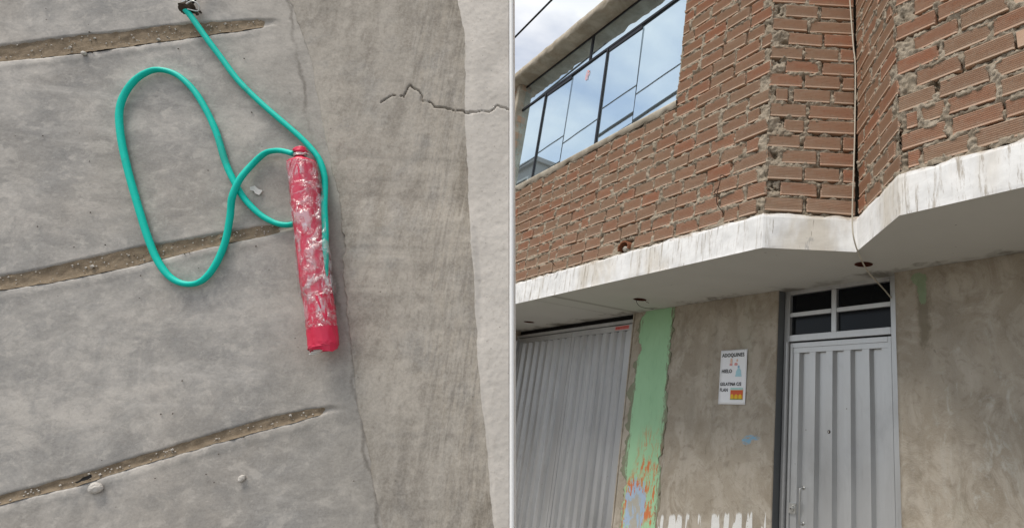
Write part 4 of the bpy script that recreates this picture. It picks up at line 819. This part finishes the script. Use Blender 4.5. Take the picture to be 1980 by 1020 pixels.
def tie():
    t = tag(empty('wire_knot', (0, 0, 0)), 'dark wire and twig knot holding the end of the green hose', 'wire'); c = Vector((-.957, -.016, .755)); t.matrix_world = SM @ Matrix.Translation(c); r = random.Random(3); b = MB()
    for k in range(9):
        a = r.uniform(0, 6.28); p0 = Vector((r.uniform(-.006, .006), r.uniform(-.004, .010), r.uniform(-.006, .006))); p1 = p0 + Vector((math.cos(a) * r.uniform(.008, .018), r.uniform(-.006, .006), math.sin(a) * r.uniform(.006, .016))); b.tube(catmull([tuple(p0 * -1), tuple(p0), tuple((p0 + p1) / 2 + Vector((.003, 0, .002))), tuple(p1)], 3), [.0024] * 9 + [.0008], 6)
    b.build('twig', M['twig'], t)
    bm = bmesh.new(); bmesh.ops.create_icosphere(bm, subdivisions=3, radius=.010)
    for v in bm.verts: v.co *= 1 + 1.1 * (fbm(np.array(v.co.x * 150 + 5), np.array(v.co.z * 150 + v.co.y * 120 + 5), 3, 3) - .5)
    me = bpy.data.meshes.new('knot'); bm.to_mesh(me); bm.free(); link('knot', me, M['twig'], t)
    MB().tube(catmull([(.002, 0, 0), (-.002, -.006, .02), (.004, -.004, .045), (.012, 0, .075), (.02, .004, .11)], 5), .0016, 6).tube(catmull([(0, -.008, 0), (.012, -.010, .012), (.022, -.006, .006), (.02, -.002, -.004), (.006, -.006, -.006)], 5), .0014, 6).tube([(-.010, .002, .0), (-.002, -.002, .05), (.004, 0, .1)], .005, 6).build('wire', M['wire_tie'], t)
    for pts in ([(-.002, 0, .004), (.003, .002, .03), (.006, .004, .09)],): MB().tube(pts, [.006, .005, .005], 8).build('dark_strap', M['black_leaf'], t)
tie()
def lump(name, s, z, rx, rz, rh, mat, label, cat, seed):
    bm = bmesh.new(); bmesh.ops.create_icosphere(bm, subdivisions=3, radius=1)
    for v in bm.verts:
        k = 1 + .55 * (fbm(np.array(v.co.x * 1.6 + seed), np.array(v.co.z * 1.6 + v.co.y + seed), seed, 3) - .5); v.co = Vector((v.co.x * rx * k, v.co.y * rh * k, v.co.z * rz * k))
    me = bpy.data.meshes.new(name); bm.to_mesh(me); bm.free(); return tag(slab_obj(name, me, M[mat], (0, 0, 0)), label, cat) if False else place(name, me, mat, s, z, rh * .8, label, cat)
def place(name, me, mat, s, z, h, label, cat):
    o = link(name, me, M[mat]); o.matrix_world = SM @ Matrix.Translation((s, -h, z)); return tag(o, label, cat)
lump('stone', -.8423, -.1566, .010, .009, .006, 'pebble', 'pale pebble just below the lowest sand joint beside the black leaf', 'stone', 5)
lump('stone', -.1105 - .985, .6265, .0042, .0042, .004, 'pebble', 'small cream pebble lying in the uppermost sand joint', 'stone', 9)
lump('stone', -.645, -.14, .0055, .006, .004, 'pebble', 'small pale stone on the floor below the right end of the lowest joint', 'stone', 12)
def flat(name, poly, h, mat, label, cat, th=.0012):
    c = (sum(p[0] for p in poly) / len(poly), sum(p[1] for p in poly) / len(poly)); b = MB().prism([(p[0] - c[0], p[1] - c[1]) for p in poly], lambda q, e: (q[0], -e + .25 * abs(q[0]) * .3, q[1]), 0, th); me = pyd(name, b.v, b.f); return place(name, me, mat, c[0], c[1], h, label, cat)
flat('paper_scrap', [(-.7655, .3925), (-.758, .396), (-.751, .3905), (-.7435, .3885), (-.7445, .383), (-.7465, .378), (-.7535, .3805), (-.756, .385), (-.763, .386)], .0035, 'paper_chip', 'torn white paper scrap on the floor left of the red bundle', 'paper')
flat('leaf', [(-.8710, -.1478), (-.866, -.1448), (-.8620, -.1395), (-.8535, -.1355), (-.8520, -.1395), (-.8560, -.1435), (-.8620, -.1455), (-.868, -.149)], .006, 'black_leaf', 'small black leaf lying in the lowest sand joint', 'leaf')
r_ = random.Random(77); g = MB()
for k in range(90):
    s = r_.uniform(-1.2, -.45); z = r_.uniform(-.2, .75)
    if s > cf(footS, np.array([z]))[0] - .01: continue
    a = r_.uniform(.0006, .0016); c = Vector((s, -.002, z)); v = [c + Vector(d_) * a * r_.uniform(.7, 1.3) for d_ in ((1, 0, 0), (-1, 0, 0), (0, 1, 0), (0, -1, 0), (0, 0, 1), (0, 0, -1))]
    g.add(v, [(0, 2, 4), (2, 1, 4), (1, 3, 4), (3, 0, 4), (2, 0, 5), (1, 2, 5), (3, 1, 5), (0, 3, 5)])
o = g.build('floor_grit', M['twig']); o.matrix_world = SM; tag(o, 'scattered tiny dark grit on the concrete floor', 'grit', kind='stuff')
